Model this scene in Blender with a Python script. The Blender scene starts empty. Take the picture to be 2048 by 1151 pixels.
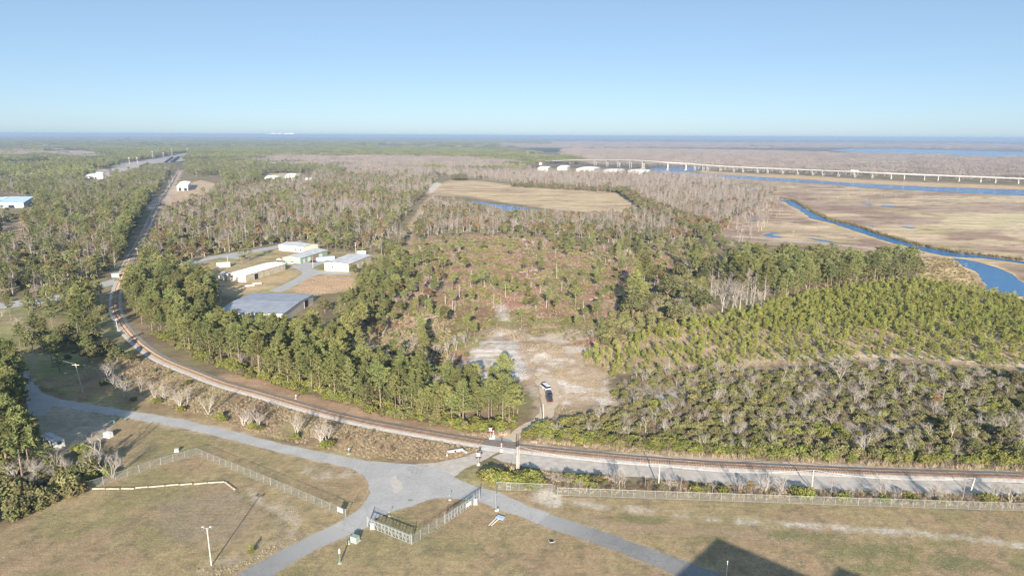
import bpy, bmesh, math, random
import numpy as np
from mathutils import Vector
random.seed(7); rng = np.random.default_rng(7)
SC = bpy.context.scene
COL = SC.collection
R_ = math.radians

# ------------------------------------------------------------------ camera
FPX, CAMZ, HORIZON_Y = 1366.0, 85.0, 271.0
PITCH = math.atan((575.5 - HORIZON_Y) / FPX)
ROLL = math.atan(10 / 2048)
cp, sp = math.cos(PITCH), math.sin(PITCH); cr, sr = math.cos(ROLL), math.sin(ROLL)
AX_F = np.array([0, cp, -sp]); _r0 = np.array([1, 0, 0.0]); _u0 = np.array([0, sp, cp])
AX_R = cr * _r0 + sr * _u0; AX_U = -sr * _r0 + cr * _u0
CAMP = np.array([0, 0, CAMZ])
cam_data = bpy.data.cameras.new('camera'); cam = bpy.data.objects.new('camera', cam_data); COL.objects.link(cam)
cam_data.sensor_width = 36; cam_data.lens = 36 * FPX / 2048
cam_data.clip_start = 1; cam_data.clip_end = 80000
from mathutils import Matrix
cam.matrix_world = Matrix(((AX_R[0], AX_U[0], -AX_F[0], 0), (AX_R[1], AX_U[1], -AX_F[1], 0), (AX_R[2], AX_U[2], -AX_F[2], CAMZ), (0, 0, 0, 1)))
SC.camera = cam

# ------------------------------------------------------------------ sky, sun, exposure
SUN_EL = R_(17.0); SUN_AZ = R_(180.0)            # the sun stands low, straight behind the viewer
world = bpy.data.worlds.new('World'); SC.world = world; world.use_nodes = True
wn = world.node_tree; wn.nodes.clear()
sky = wn.nodes.new('ShaderNodeTexSky'); sky.sky_type = 'NISHITA'; sky.sun_disc = False
sky.sun_elevation = SUN_EL; sky.sun_rotation = SUN_AZ
sky.altitude = 2950; sky.air_density = 0.8; sky.dust_density = 5.0; sky.ozone_density = 1.1
bg = wn.nodes.new('ShaderNodeBackground'); bg.inputs['Strength'].default_value = 0.059
wo = wn.nodes.new('ShaderNodeOutputWorld')
bg2 = wn.nodes.new('ShaderNodeBackground'); bg2.inputs[0].default_value = (.48, .735, 1.0, 1); bg2.inputs[1].default_value = 0.43     # even, milky winter air over the clear-sky model
mxw = wn.nodes.new('ShaderNodeMixShader'); mxw.inputs[0].default_value = 0.42
wn.links.new(sky.outputs[0], bg.inputs[0]); wn.links.new(bg.outputs[0], mxw.inputs[1]); wn.links.new(bg2.outputs[0], mxw.inputs[2]); wn.links.new(mxw.outputs[0], wo.inputs[0])
sun_d = bpy.data.lights.new('sun', 'SUN'); sun_d.energy = 5.0; sun_d.angle = R_(0.5); sun_d.color = (1.0, 0.89, 0.75)
sun = bpy.data.objects.new('sun', sun_d); COL.objects.link(sun)
sun_dir = Vector((math.sin(SUN_AZ) * math.cos(SUN_EL), math.cos(SUN_AZ) * math.cos(SUN_EL), math.sin(SUN_EL)))
sun.rotation_euler = sun_dir.to_track_quat('Z', 'Y').to_euler()
vs = SC.view_settings; vs.view_transform = 'Standard'; vs.look = 'None'; vs.exposure = 1.12; vs.gamma = 1.0; vs.use_curve_mapping = False
SC.render.engine = 'CYCLES'
cy = SC.cycles
cy.max_bounces = 5; cy.diffuse_bounces = 3; cy.glossy_bounces = 2; cy.transmission_bounces = 2; cy.volume_bounces = 0; cy.transparent_max_bounces = 8
cy.use_denoising = True; cy.use_adaptive_sampling = True; cy.adaptive_threshold = 0.02
cy.caustics_reflective = False; cy.caustics_refractive = False
try: cy.volume_step_rate = 10; cy.volume_max_steps = 16
except Exception: pass
HAZE_DENSITY = 1.1e-4

# ------------------------------------------------------------------ measuring helpers (photo pixel on the ground -> metres)
def G(px, py, z=0.0):
    d = AX_F * FPX + AX_R * (px - 1024) + AX_U * (575.5 - py)
    t = (z - CAMZ) / d[2]
    return CAMP + t * d
def GV(px, py, z=0.0): return Vector(G(px, py, z))
def PX(xyz):
    v = np.asarray(xyz, float) - CAMP
    zc = np.maximum(v @ AX_F, 1e-3)
    return 1024 + FPX * (v @ AX_R) / zc, 575.5 - FPX * (v @ AX_U) / zc
def HT(px, py, ty):
    """height of a vertical thing standing at (px,py) whose top shows at row ty"""
    b = G(px, py); lo, hi = 0.0, 80.0
    for _ in range(40):
        m = (lo + hi) / 2
        if PX(b + np.array([0, 0, m]))[1] > ty: lo = m
        else: hi = m
    return lo
def inpoly(x, y, poly):
    x = np.asarray(x, float); y = np.asarray(y, float); c = np.zeros(x.shape, bool)
    n = len(poly); j = n - 1
    for i in range(n):
        xi, yi = poly[i]; xj, yj = poly[j]
        if yi != yj:
            c ^= ((yi > y) != (yj > y)) & (x < (xj - xi) * (y - yi) / (yj - yi) + xi)
        j = i
    return c
def catmull(pts, step):
    """smooth 2-D polyline resampled every `step` metres"""
    p = np.array(pts, float); p = np.vstack([2 * p[0] - p[1], p, 2 * p[-1] - p[-2]]); out = []
    for i in range(1, len(p) - 2):
        n = max(2, int(np.linalg.norm(p[i + 1] - p[i]) / max(step * .5, .2)))
        for k in range(n):
            t = k / n
            out.append(.5 * ((2 * p[i]) + (-p[i - 1] + p[i + 1]) * t + (2 * p[i - 1] - 5 * p[i] + 4 * p[i + 1] - p[i + 2]) * t * t + (-p[i - 1] + 3 * p[i] - 3 * p[i + 1] + p[i + 2]) * t ** 3))
    out.append(p[-2]); out = np.array(out)
    d = np.r_[0, np.cumsum(np.linalg.norm(np.diff(out, axis=0), axis=1))]
    s = np.arange(0, d[-1], step)
    return np.stack([np.interp(s, d, out[:, 0]), np.interp(s, d, out[:, 1])], 1)
def vnoise(x, y, seed=0):
    xi = np.floor(x).astype(np.int64); yi = np.floor(y).astype(np.int64); fx = x - xi; fy = y - yi
    def h(a, b):
        v = (a * 374761393 + b * 668265263 + seed * 1442695041) & 0xffffffff
        v = ((v ^ (v >> 13)) * 1274126177) & 0xffffffff
        return ((v ^ (v >> 16)) & 0xffff) / 65535.0
    u = fx * fx * (3 - 2 * fx); w = fy * fy * (3 - 2 * fy)
    return (h(xi, yi) * (1 - u) + h(xi + 1, yi) * u) * (1 - w) + (h(xi, yi + 1) * (1 - u) + h(xi + 1, yi + 1) * u) * w
def fbm(x, y, seed=0, octv=4):
    s = 0; a = .5; f = 1.0
    for o in range(octv): s = s + a * vnoise(x * f, y * f, seed + o * 17); a *= .5; f *= 2.03
    return s / (1 - .5 ** octv)

# ------------------------------------------------------------------ materials
MATS = {}
def mat(name, col, rough=.85, var=.12, scale=1.5, spec=.2, metal=0.0, bump=0.0, rand=0.0, col2=None, bscale=None, thin=0.0):
    if name in MATS: return MATS[name]
    m = bpy.data.materials.new(name); m.use_nodes = True; nt = m.node_tree; N = nt.nodes; L = nt.links
    b = N['Principled BSDF']; b.inputs['Roughness'].default_value = rough; b.inputs['Metallic'].default_value = metal
    b.inputs['Specular IOR Level'].default_value = spec
    tc = N.new('ShaderNodeTexCoord'); nz = N.new('ShaderNodeTexNoise'); nz.inputs['Scale'].default_value = scale; nz.inputs['Detail'].default_value = 5
    L.new(tc.outputs['Object'], nz.inputs['Vector'])
    mx = N.new('ShaderNodeMix'); mx.data_type = 'RGBA'
    c2 = col2 if col2 else tuple(max(0, c * (1 - 2 * var)) for c in col)
    c1 = col if col2 else tuple(min(1, c * (1 + var)) for c in col)
    mx.inputs[6].default_value = (*c1, 1); mx.inputs[7].default_value = (*c2, 1)
    mr = N.new('ShaderNodeMapRange'); mr.inputs[1].default_value = .32; mr.inputs[2].default_value = .68
    L.new(nz.outputs[0], mr.inputs[0]); L.new(mr.outputs[0], mx.inputs[0]); out = mx.outputs[2]
    if rand > 0:
        oi = N.new('ShaderNodeObjectInfo'); hs = N.new('ShaderNodeHueSaturation')
        m2 = N.new('ShaderNodeMapRange'); m2.inputs[3].default_value = 1 - rand; m2.inputs[4].default_value = 1 + rand
        m3 = N.new('ShaderNodeMapRange'); m3.inputs[3].default_value = .5 - rand * .07; m3.inputs[4].default_value = .5 + rand * .07
        ml = N.new('ShaderNodeMath'); ml.operation = 'MULTIPLY'; ml.inputs[1].default_value = 7.31
        fr = N.new('ShaderNodeMath'); fr.operation = 'FRACT'
        L.new(oi.outputs['Random'], m2.inputs[0]); L.new(oi.outputs['Random'], ml.inputs[0]); L.new(ml.outputs[0], fr.inputs[0]); L.new(fr.outputs[0], m3.inputs[0])
        L.new(m2.outputs[0], hs.inputs['Value']); L.new(m3.outputs[0], hs.inputs['Hue']); L.new(out, hs.inputs['Color']); out = hs.outputs[0]
    L.new(out, b.inputs['Base Color'])
    if thin > 0:      # leaves let some light through
        tl = N.new('ShaderNodeBsdfTranslucent'); ms = N.new('ShaderNodeMixShader'); ms.inputs[0].default_value = thin; L.new(out, tl.inputs[0]); L.new(b.outputs[0], ms.inputs[1]); L.new(tl.outputs[0], ms.inputs[2]); L.new(ms.outputs[0], N['Material Output'].inputs[0])
    if bump > 0:
        nb = N.new('ShaderNodeTexNoise'); nb.inputs['Scale'].default_value = bscale or scale * 4; nb.inputs['Detail'].default_value = 4
        L.new(tc.outputs['Object'], nb.inputs['Vector'])
        bp = N.new('ShaderNodeBump'); bp.inputs['Strength'].default_value = bump; bp.inputs['Distance'].default_value = .1
        L.new(nb.outputs[0], bp.inputs['Height']); L.new(bp.outputs[0], b.inputs['Normal'])
    MATS[name] = m; return m

# ------------------------------------------------------------------ mesh builder
class MB:
    def __init__(s): s.v = []; s.f = []
    def quad(s, a, b, c, d):
        n = len(s.v); s.v += [tuple(a), tuple(b), tuple(c), tuple(d)]; s.f.append((n, n + 1, n + 2, n + 3)); return s
    def tri(s, a, b, c):
        n = len(s.v); s.v += [tuple(a), tuple(b), tuple(c)]; s.f.append((n, n + 1, n + 2)); return s
    def box(s, c, size, rz=0.0, ux=None, taper=1.0):
        cx, cy_, cz = c; hx, hy, hz = [q / 2 for q in size]; ca, sa = math.cos(rz), math.sin(rz); n = len(s.v)
        for z, k in ((-hz, 1.0), (hz, taper)):
            for x, y in ((-hx, -hy), (hx, -hy), (hx, hy), (-hx, hy)):
                s.v.append((cx + (x * ca - y * sa) * k, cy_ + (x * sa + y * ca) * k, cz + z))
        s.f += [(n + 3, n + 2, n + 1, n), (n + 4, n + 5, n + 6, n + 7)] + [(n + i, n + (i + 1) % 4, n + 4 + (i + 1) % 4, n + 4 + i) for i in range(4)]
        return s
    def tube(s, pts, rad, seg=6, cap=True):
        pts = [Vector(p) for p in pts]; rings = []
        for i, p in enumerate(pts):
            d = (pts[min(i + 1, len(pts) - 1)] - pts[max(i - 1, 0)]).normalized()
            a = d.cross(Vector((0, 0, 1)))
            if a.length < 1e-3: a = Vector((1, 0, 0))
            a.normalize(); b = d.cross(a); r = rad[i] if hasattr(rad, '__len__') else rad
            n = len(s.v)
            for k in range(seg):
                t = 2 * math.pi * k / seg; s.v.append(tuple(p + (a * math.cos(t) + b * math.sin(t)) * r))
            rings.append(n)
        for q in range(len(rings) - 1):
            A, B = rings[q], rings[q + 1]
            for k in range(seg): s.f.append((A + k, A + (k + 1) % seg, B + (k + 1) % seg, B + k))
        if cap and seg > 2:
            s.f.append(tuple(rings[0] + k for k in range(seg - 1, -1, -1))); s.f.append(tuple(rings[-1] + k for k in range(seg)))
        return s
    def cone(s, base, r, h, seg=8, r2=0.0):
        return s.tube([base, (base[0], base[1], base[2] + h)], [r, max(r2, .001)], seg)
    def ball(s, c, r, seg=8, rings=5):
        n = len(s.v); rr = r if hasattr(r, '__len__') else (r, r, r)
        for i in range(rings + 1):
            th = math.pi * i / rings
            for k in range(seg):
                p = 2 * math.pi * k / seg
                s.v.append((c[0] + rr[0] * math.sin(th) * math.cos(p), c[1] + rr[1] * math.sin(th) * math.sin(p), c[2] + rr[2] * math.cos(th)))
        for i in range(rings):
            for k in range(seg): s.f.append((n + i * seg + k, n + (i + 1) * seg + k, n + (i + 1) * seg + (k + 1) % seg, n + i * seg + (k + 1) % seg))
        return s
    def prism(s, outline, z0, z1):
        n = len(s.v); m = len(outline)
        for z in (z0, z1):
            for p in outline: s.v.append((p[0], p[1], z))
        s.f.append(tuple(n + i for i in range(m - 1, -1, -1))); s.f.append(tuple(n + m + i for i in range(m)))
        for i in range(m): s.f.append((n + i, n + (i + 1) % m, n + m + (i + 1) % m, n + m + i))
        return s
    def mesh(s, name, *mats):
        me = bpy.data.meshes.new(name); me.from_pydata(s.v, [], s.f); me.update()
        for m in mats: me.materials.append(m)
        return me
    def build(s, name, m, parent=None, loc=None, rz=0.0):
        return link(name, s.mesh(name, m), parent, loc, rz)
def link(name, data, parent=None, loc=None, rz=0.0, scale=None):
    o = bpy.data.objects.new(name, data); COL.objects.link(o)
    if parent is not None: o.parent = parent
    if loc is not None: o.location = loc
    if rz: o.rotation_euler = (0, 0, rz)
    if scale is not None: o.scale = scale
    return o
def tag(o, label=None, cat=None, group=None, kind=None):
    if label: o['label'] = label
    if cat: o['category'] = cat
    if group: o['group'] = group
    if kind: o['kind'] = kind
    return o
def thing(name, label, cat, loc=(0, 0, 0), rz=0.0, group=None):
    e = bpy.data.objects.new(name, None); COL.objects.link(e); e.empty_display_size = .5
    e.location = loc; e.rotation_euler = (0, 0, rz)
    return tag(e, label, cat, group)
def np_mesh(name, V, faces, m, colors=None):
    """fast quad/tri mesh; faces is an (n,k) int array"""
    me = bpy.data.meshes.new(name); n = len(faces); k = faces.shape[1]
    me.vertices.add(len(V)); me.vertices.foreach_set('co', np.asarray(V, np.float32).ravel())
    me.loops.add(n * k); me.loops.foreach_set('vertex_index', faces.astype(np.int32).ravel())
    me.polygons.add(n); me.polygons.foreach_set('loop_start', np.arange(0, n * k, k, dtype=np.int32)); 
    me.update(calc_edges=True); me.validate()
    if colors is not None:
        a = me.color_attributes.new('tint', 'FLOAT_COLOR', 'POINT'); a.data.foreach_set('color', (colors if colors.shape[1] == 4 else np.c_[colors, np.ones(len(colors))]).astype(np.float32).ravel())
    me.materials.append(m); return me
def strip(path, profile, z=0.0):
    """profile [(offset to the left-hand normal, height)] swept along a 2-D path"""
    p = np.asarray(path, float); d = np.gradient(p, axis=0); d /= np.linalg.norm(d, axis=1)[:, None]; nrm = np.stack([-d[:, 1], d[:, 0]], 1)
    k = len(profile); V = []
    for i in range(len(p)):
        for o, h in profile: V.append((p[i, 0] + nrm[i, 0] * o, p[i, 1] + nrm[i, 1] * o, z + h))
    F = []
    for i in range(len(p) - 1):
        for j in range(k - 1): F.append((i * k + j, i * k + j + 1, (i + 1) * k + j + 1, (i + 1) * k + j))
    return np.array(V), np.array(F)
def ragged(poly_px, step=1.2, amp=.12, z=0.0, smooth=False):
    """outline given in photo pixels -> ground polygon with a worn, uneven edge"""
    P = [G(*p)[:2] for p in poly_px]; out = []
    for i in range(len(P)):
        a, b = P[i], P[(i + 1) % len(P)]; L = np.linalg.norm(b - a); n = max(1, int(L / step)); nn = np.array([-(b - a)[1], (b - a)[0]]) / max(L, 1e-6)
        for k in range(n):
            q = a + (b - a) * k / n
            w = (fbm(np.array([q[0] / (step * 4)]), np.array([q[1] / (step * 4)]), 3)[0] - .5) * 2 * amp * 2.2
            out.append(tuple(q + nn * w) + (z,))
    return out
def sheet(name, poly_px, m, z, step=1.2, amp=.12, kind='structure', label=None):
    v = ragged(poly_px, step, amp, z); me = bpy.data.meshes.new(name); me.from_pydata(v, [], [tuple(range(len(v)))]); me.update(); me.materials.append(m)
    bm = bmesh.new(); bm.from_mesh(me); bmesh.ops.triangulate(bm, faces=bm.faces[:]); 
    for f in bm.faces:
        if f.normal.z < 0: f.normal_flip()
    bm.to_mesh(me); bm.free()
    return tag(link(name, me), label, kind=kind)

# ================================================================== THE SETTING
# ------------------------------------------------------------------ outlines measured in the photograph
TRACK_PX = [(2330, 975), (2048, 955), (1900, 950), (1716, 944), (1558, 937), (1450, 932), (1315, 923), (1190, 912), (1090, 902), (1002, 892), (961, 886), (850, 867), (750, 849), (675, 832), (600, 812), (525, 790), (450, 769), (400, 750), (325, 719), (278, 687), (250, 657), (234, 627), (230, 605), (234, 580), (242, 560), (252, 532), (265, 507), (276, 490), (295, 452), (310, 420), (331, 388), (348, 360), (357, 342), (373, 316), (385, 297), (396, 283)]
MAIN_ROAD = [(-90, 590), (-60, 610), (2, 694), (28, 722), (50, 742), (82, 782), (112, 796), (235, 817), (360, 837), (472, 863), (555, 885), (697, 914), (742, 922), (817, 927), (850, 930), (880, 938), (910, 953), (925, 962), (960, 974), (995, 981), (1022, 995), (1065, 1014), (1100, 1026), (1076, 1046), (1035, 1029), (992, 1017), (960, 1004), (925, 997), (885, 995), (855, 999), (830, 1008), (800, 1018), (780, 1023), (755, 1036), (735, 1053), (706, 1066), (665, 1050), (687, 1038), (717, 1018), (732, 1000), (739, 983), (737, 965), (725, 949), (707, 938), (675, 929), (597, 913), (511, 892), (475, 882), (400, 864), (350, 853), (220, 829), (175, 822), (105, 812), (80, 835), (57, 830), (54, 800), (44, 768), (22, 738), (-10, 712), (-80, 640)]
LOWER_ROAD = [(706, 1066), (680, 1078), (630, 1100), (580, 1128), (542, 1151), (470, 1195), (390, 1195), (467, 1151), (555, 1103), (620, 1070), (665, 1050)]
RIGHT_ROAD = [(1100, 1026), (1135, 1038), (1202, 1060), (1265, 1083), (1380, 1125), (1450, 1149), (1560, 1195), (1450, 1195), (1352, 1149), (1282, 1120), (1190, 1085), (1170, 1079), (1092, 1053), (1076, 1046)]
CROSS_ROAD = [(817, 927), (872, 925), (910, 917), (935, 911), (967, 896), (980, 889), (1012, 893), (995, 903), (980, 913), (955, 927), (932, 936), (916, 948), (908, 953), (880, 938), (850, 930)]
APRON = [(974, 876.5), (1002, 874), (1022, 879), (1030, 888), (1012, 885), (988, 881)]
DIRT_DRIVE = [(1000, 875), (1018, 868), (1032, 858), (1048, 848), (1066, 838), (1080, 824), (1082, 800), (1080, 775), (1068, 762), (1090, 748), (1112, 756), (1118, 780), (1116, 805), (1105, 832), (1085, 848), (1060, 856), (1046, 868), (1036, 880), (1026, 884), (1012, 878)]
SERVICE_GRAVEL = [(1008, 905), (1040, 906), (1120, 914), (1230, 925), (1330, 934), (1450, 942), (1600, 949), (1800, 957), (2048, 966), (2250, 975), (2250, 998), (2048, 990), (1900, 986), (1700, 980), (1500, 972), (1380, 962), (1300, 955), (1200, 948), (1100, 940), (1040, 930), (1000, 922), (985, 914)]
FAR_ROAD = [(-40, 605), (0, 605), (60, 598), (110, 591), (150, 580), (190, 568), (225, 558), (250, 553), (256, 559), (240, 566), (205, 574), (165, 588), (120, 600), (60, 610), (0, 617), (-40, 618)]
YARD_ROAD = [(345, 530), (380, 521), (430, 511), (480, 503), (520, 497), (560, 489), (600, 481), (606, 484), (565, 494), (525, 502), (500, 506), (470, 512), (500, 514), (475, 518), (440, 515), (385, 527), (350, 535)]
YARD_DRIVE = [(538, 581), (556, 574), (580, 562), (600, 551), (606, 545), (592, 537), (575, 532), (600, 527), (640, 519), (655, 524), (638, 530), (622, 536), (640, 541), (700, 545), (702, 550), (640, 548), (625, 552), (600, 566), (575, 579), (560, 584)]
CREEK = [(1555, 398), (1563, 399), (1588, 402), (1618, 420), (1656, 440), (1711, 452), (1761, 470), (1836, 491), (1911, 506), (1961, 511), (2048, 522), (2160, 536), (2160, 542), (2048, 527), (1961, 516), (1912, 514), (1886, 511), (1836, 499), (1786, 486), (1736, 471), (1698, 457), (1661, 446), (1623, 437), (1598, 420), (1568, 403)]
POOL = [(1905, 515), (1935, 519), (1967, 526), (2002, 537), (2025, 548), (2032, 558), (2048, 566), (2160, 590), (2160, 620), (2048, 594), (2010, 588), (1979, 579), (1970, 565), (1958, 548), (1938, 538), (1915, 525)]
RIVER = [(1296, 337), (1330, 334), (1362, 333.5), (1400, 336), (1392, 341), (1350, 342), (1400, 347), (1536, 355), (1640, 362), (1750, 369), (1900, 375), (2048, 380), (2200, 385), (2200, 400), (2048, 391.5), (1900, 384.5), (1750, 376), (1620, 366), (1500, 359), (1370, 351), (1318, 346)]
BACK_RIVER = [(1650, 336), (1700, 338), (1800, 343), (1900, 346), (2048, 350), (2200, 354), (2200, 357), (2048, 353), (1900, 349), (1800, 345.5), (1700, 340)]
LAKE = [(1660, 301), (1700, 297.5), (1800, 297), (1850, 299), (1950, 302), (2048, 304.5), (2300, 309), (2300, 320), (2048, 313.5), (1980, 314), (1900, 311.5), (1800, 311), (1740, 306), (1690, 303.5)]
POND = [(930, 402), (950, 402), (985, 407), (1015, 410.5), (1058, 416), (1095, 423), (1126, 429), (1118, 432), (1092, 428), (1050, 425), (1020, 423), (985, 412), (950, 405)]
POOLS = [[(1522, 471), (1545, 464.5), (1560, 465), (1545, 470), (1570, 474), (1560, 476), (1535, 473)], [(1605, 474), (1640, 478), (1680, 485), (1670, 486), (1630, 480)], [(1500, 374), (1512, 374), (1512, 384), (1502, 384)],
         [(1720, 404), (1748, 409), (1740, 412)], [(1760, 410), (1790, 411), (1785, 414), (1768, 413)], [(1735, 451), (1755, 452), (1745, 454)], [(1795, 452), (1835, 455), (1820, 457)], [(1490, 437), (1520, 439), (1510, 442)]]
TANFIELD = [(868, 372), (900, 360), (960, 361), (1030, 371), (1110, 376), (1180, 380), (1235, 386), (1258, 394), (1272, 408), (1290, 420), (1240, 428), (1180, 424), (1120, 420), (1060, 412), (1000, 402), (940, 392), (880, 390), (850, 388)]
MARSH = [(1440, 470), (1470, 430), (1540, 400), (1555, 372), (1500, 362), (1420, 353), (1420, 347), (1600, 356), (2300, 392), (2300, 620), (2048, 600), (1970, 588), (1850, 565), (1830, 545), (1700, 500), (1620, 490), (1500, 485)]
BACKMARSH = [(1400, 340), (1500, 347), (1592, 350), (1750, 360), (2048, 372), (2200, 380), (2200, 384), (2048, 379), (1750, 367), (1536, 353), (1400, 345)]
CLEARING = [(830, 480), (900, 470), (1040, 470), (1180, 490), (1300, 490), (1420, 490), (1440, 520), (1380, 545), (1280, 570), (1230, 640), (1215, 700), (1150, 690), (1000, 650), (900, 760), (760, 760), (690, 700), (700, 620), (760, 560), (800, 520)]
BARELOT = [(925, 735), (945, 705), (975, 665), (1000, 655), (1060, 668), (1120, 690), (1200, 690), (1218, 720), (1225, 770), (1235, 815), (1200, 832), (1130, 828), (1085, 830), (1070, 770), (1060, 755), (1000, 760), (940, 752)]
SLAB = [(918, 748), (930, 722), (950, 697), (968, 676), (1010, 672), (1040, 690), (1052, 725), (1053, 757), (985, 757)]
SLAB2 = [(1228, 792), (1250, 774), (1290, 768), (1345, 762), (1375, 765), (1398, 812), (1330, 810), (1262, 804)]
SLAB3 = [(1124, 694), (1140, 692), (1212, 697), (1210, 704), (1130, 702)]
PLANT = [(1165, 725), (1215, 692), (1330, 652), (1480, 622), (1560, 598), (1650, 578), (1830, 556), (1950, 578), (2160, 620), (2160, 750), (1800, 716), (1560, 728), (1400, 738), (1240, 748)]
SCRUB = [(1060, 882), (1062, 868), (1100, 850), (1130, 842), (1240, 815), (1232, 775), (1300, 742), (1400, 735), (1560, 745), (1700, 728), (1900, 738), (2160, 750), (2160, 950), (1800, 925), (1500, 912), (1200, 892)]
LAWN = [(-300, 1250), (-200, 1060), (0, 1060), (90, 1010), (165, 960), (230, 900), (235, 830), (400, 866), (600, 916), (740, 950), (1000, 978), (1115, 990), (1450, 1002), (2048, 1022), (2300, 1030), (2300, 1250)]
COMPOUND = [(380, 530), (440, 514), (560, 492), (650, 500), (760, 508), (745, 545), (705, 580), (620, 590), (520, 600), (440, 590), (420, 560)]
RAILYARD = [(222, 330), (300, 318), (345, 311), (374, 304), (384, 296), (391, 296), (380, 312), (374, 320), (360, 322), (340, 324), (318, 325), (300, 328), (262, 339), (235, 345), (224, 342)]
track = catmull([G(*p)[:2] for p in TRACK_PX[:-3]], 1.0)

# ------------------------------------------------------------------ ground: one sheet to the horizon, its own colour at each point
ny, nu = 700, 560
ys = np.r_[np.linspace(-220, 100, 30), 100 * np.exp(np.linspace(0, math.log(270), ny))[1:]]
u = np.linspace(-1, 1, nu); u = np.sign(u) * np.abs(u) ** 1.0
wy = np.maximum(ys * 1.0, 190)
XX = (u[None, :] * wy[:, None]); YY = np.repeat(ys[:, None], nu, 1)
GX, GY = XX.ravel(), YY.ravel()
gpx, gpy = PX(np.stack([GX, GY, np.zeros_like(GX)], 1))
front = GY > 20
gpx = np.where(front, gpx, -9999); gpy = np.where(front, gpy, 3000)
def n_(s, seed, o=4): return fbm(GX / s, GY / s, seed, o)
def c3(a): return np.array(a)[None, :]
def lerp(C, col, w): return C + (c3(col) - C) * np.clip(w, 0, 1)[:, None]
def zone(poly, soft=3.0, wig=6.0, size=9.0, seed=1):
    """soft-edged, wavy mask of an outline"""
    x0, x1 = min(p[0] for p in poly) - 60, max(p[0] for p in poly) + 60; y0, y1 = min(p[1] for p in poly) - 40, max(p[1] for p in poly) + 40
    idx = np.where((gpx > x0) & (gpx < x1) & (gpy > y0) & (gpy < y1))[0]; w = np.zeros(len(gpx))
    if len(idx) == 0: return w
    d = np.maximum(GY[idx], 100) / 250.0; acc = 0
    k = np.minimum(1.0, 1.0 / np.sqrt(d))
    for q in range(4):
        ax = (fbm(GX[idx] / size, GY[idx] / size, seed + q, 3) - .5) * 2 * wig * k + soft * (q - 1.5) * .5
        ay = (fbm(GX[idx] / size, GY[idx] / size, seed + 40 + q, 3) - .5) * 1.2 * wig * k + soft * ((q * 2) % 4 - 1.5) * .35
        acc = acc + inpoly(gpx[idx] + ax, gpy[idx] + ay, poly)
    w[idx] = acc / 4.0; return w
sm = lambda x, a, b: np.clip((x - a) / (b - a), 0, 1)
C = np.tile(c3((.17, .135, .082)), (len(GX), 1))
C = lerp(C, (.25, .185, .12), sm(n_(14, 1), .45, .65)); C = lerp(C, (.17, .16, .07), sm(n_(10, 2), .52, .66) * .7)
# far country: pine green, bare grey wood and pale fields
farw = sm(GY, 1500, 2600)
fs = fbm(GX / 700, GY / 260, 5, 4); fs2 = fbm(GX / 420, GY / 130, 9, 4)
CF = np.tile(c3((.075, .085, .05)), (len(GX), 1))
CF = lerp(CF, (.20, .165, .135), sm(fs + (GX / np.maximum(GY, 1)) * .35, .50, .62))
CF = lerp(CF, (.40, .33, .22), sm(fs2, .63, .68) * .8)
C = C * (1 - farw[:, None]) + CF * farw[:, None]
lawn = zone(LAWN, 4, 10, 12, 2)
Cl = np.tile(c3((.37, .285, .16)), (len(GX), 1))
Cl = lerp(Cl, (.22, .21, .095), sm(n_(15, 11), .48, .62) * .55)
Cl = lerp(Cl, (.37, .25, .165), sm(n_(14, 12), .47, .6) * .6)
Cl = lerp(Cl, (.185, .165, .10), sm(n_(1.6, 14), .55, .68) * .6)
C = C * (1 - lawn[:, None]) + Cl * lawn[:, None]
def paint(poly, col, k=1.0, soft=3, wig=6, size=9, seed=1, mask=None):
    global C
    w = zone(poly, soft, wig, size, seed) * k
    if mask is not None: w = w * mask
    C = lerp(C, col, w)
# road verge and the brown brush between road and railway
VERGE = [(60, 740), (130, 700), (240, 690), (300, 700), (420, 760), (600, 820), (760, 862), (900, 893), (960, 900), (900, 925), (740, 921), (560, 884), (360, 836), (110, 795)]
paint(VERGE, (.27, .20, .115), 1, 4, 6); paint(VERGE, (.25, .24, .09), .7, 4, 6, mask=sm(n_(9, 21), .45, .65)); paint(VERGE, (.19, .13, .085), .8, 4, 6, mask=sm(n_(5, 22), .5, .65))
LEFTLAWN = [(-60, 620), (0, 618), (110, 600), (200, 590), (240, 640), (250, 690), (120, 760), (60, 740), (0, 700), (-60, 660)]
paint(LEFTLAWN, (.24, .20, .11), 1, 6, 10); paint(LEFTLAWN, (.17, .18, .07), .7, 5, 8, mask=sm(n_(12, 23), .45, .62))
paint([(75, 860), (60, 800), (110, 812), (235, 832), (215, 870), (150, 905), (60, 900)], (.33, .28, .22), .8, 4, 6)
# strips along the railway
paint([(430, 752), (560, 790), (700, 828), (850, 856), (980, 878), (1040, 876), (960, 864), (850, 842), (740, 822), (600, 785), (470, 740)], (.33, .22, .145), .9, 3, 4)
paint([(1030, 880), (1100, 890), (1300, 906), (1500, 918), (1800, 932), (2160, 945), (2160, 958), (1800, 944), (1500, 930), (1300, 918), (1100, 902)], (.40, .32, .25), .9, 3, 4)
paint([(960, 940), (1000, 920), (1100, 942), (1300, 956), (1500, 974), (2160, 990), (2160, 1024), (1450, 1000), (1115, 988), (994, 978), (940, 962)], (.21, .165, .10), .9, 3, 5)
paint([(905, 955), (930, 938), (960, 928), (1000, 930), (1030, 950), (1000, 978), (960, 972)], (.27, .235, .12), .95, 3, 6, 5)
for poly_ in (LOWER_ROAD, RIGHT_ROAD, MAIN_ROAD):
    cx_ = sum(p[0] for p in poly_) / len(poly_)
    for dx_, dy_ in ((-7, -1), (7, 1), (-4, 3.5), (4, -3.5)): paint([(x + dx_, y + dy_) for x, y in poly_], (.42, .34, .25), .45, 3, 5, 3, mask=sm(n_(2.6, 36), .38, .62))
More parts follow.
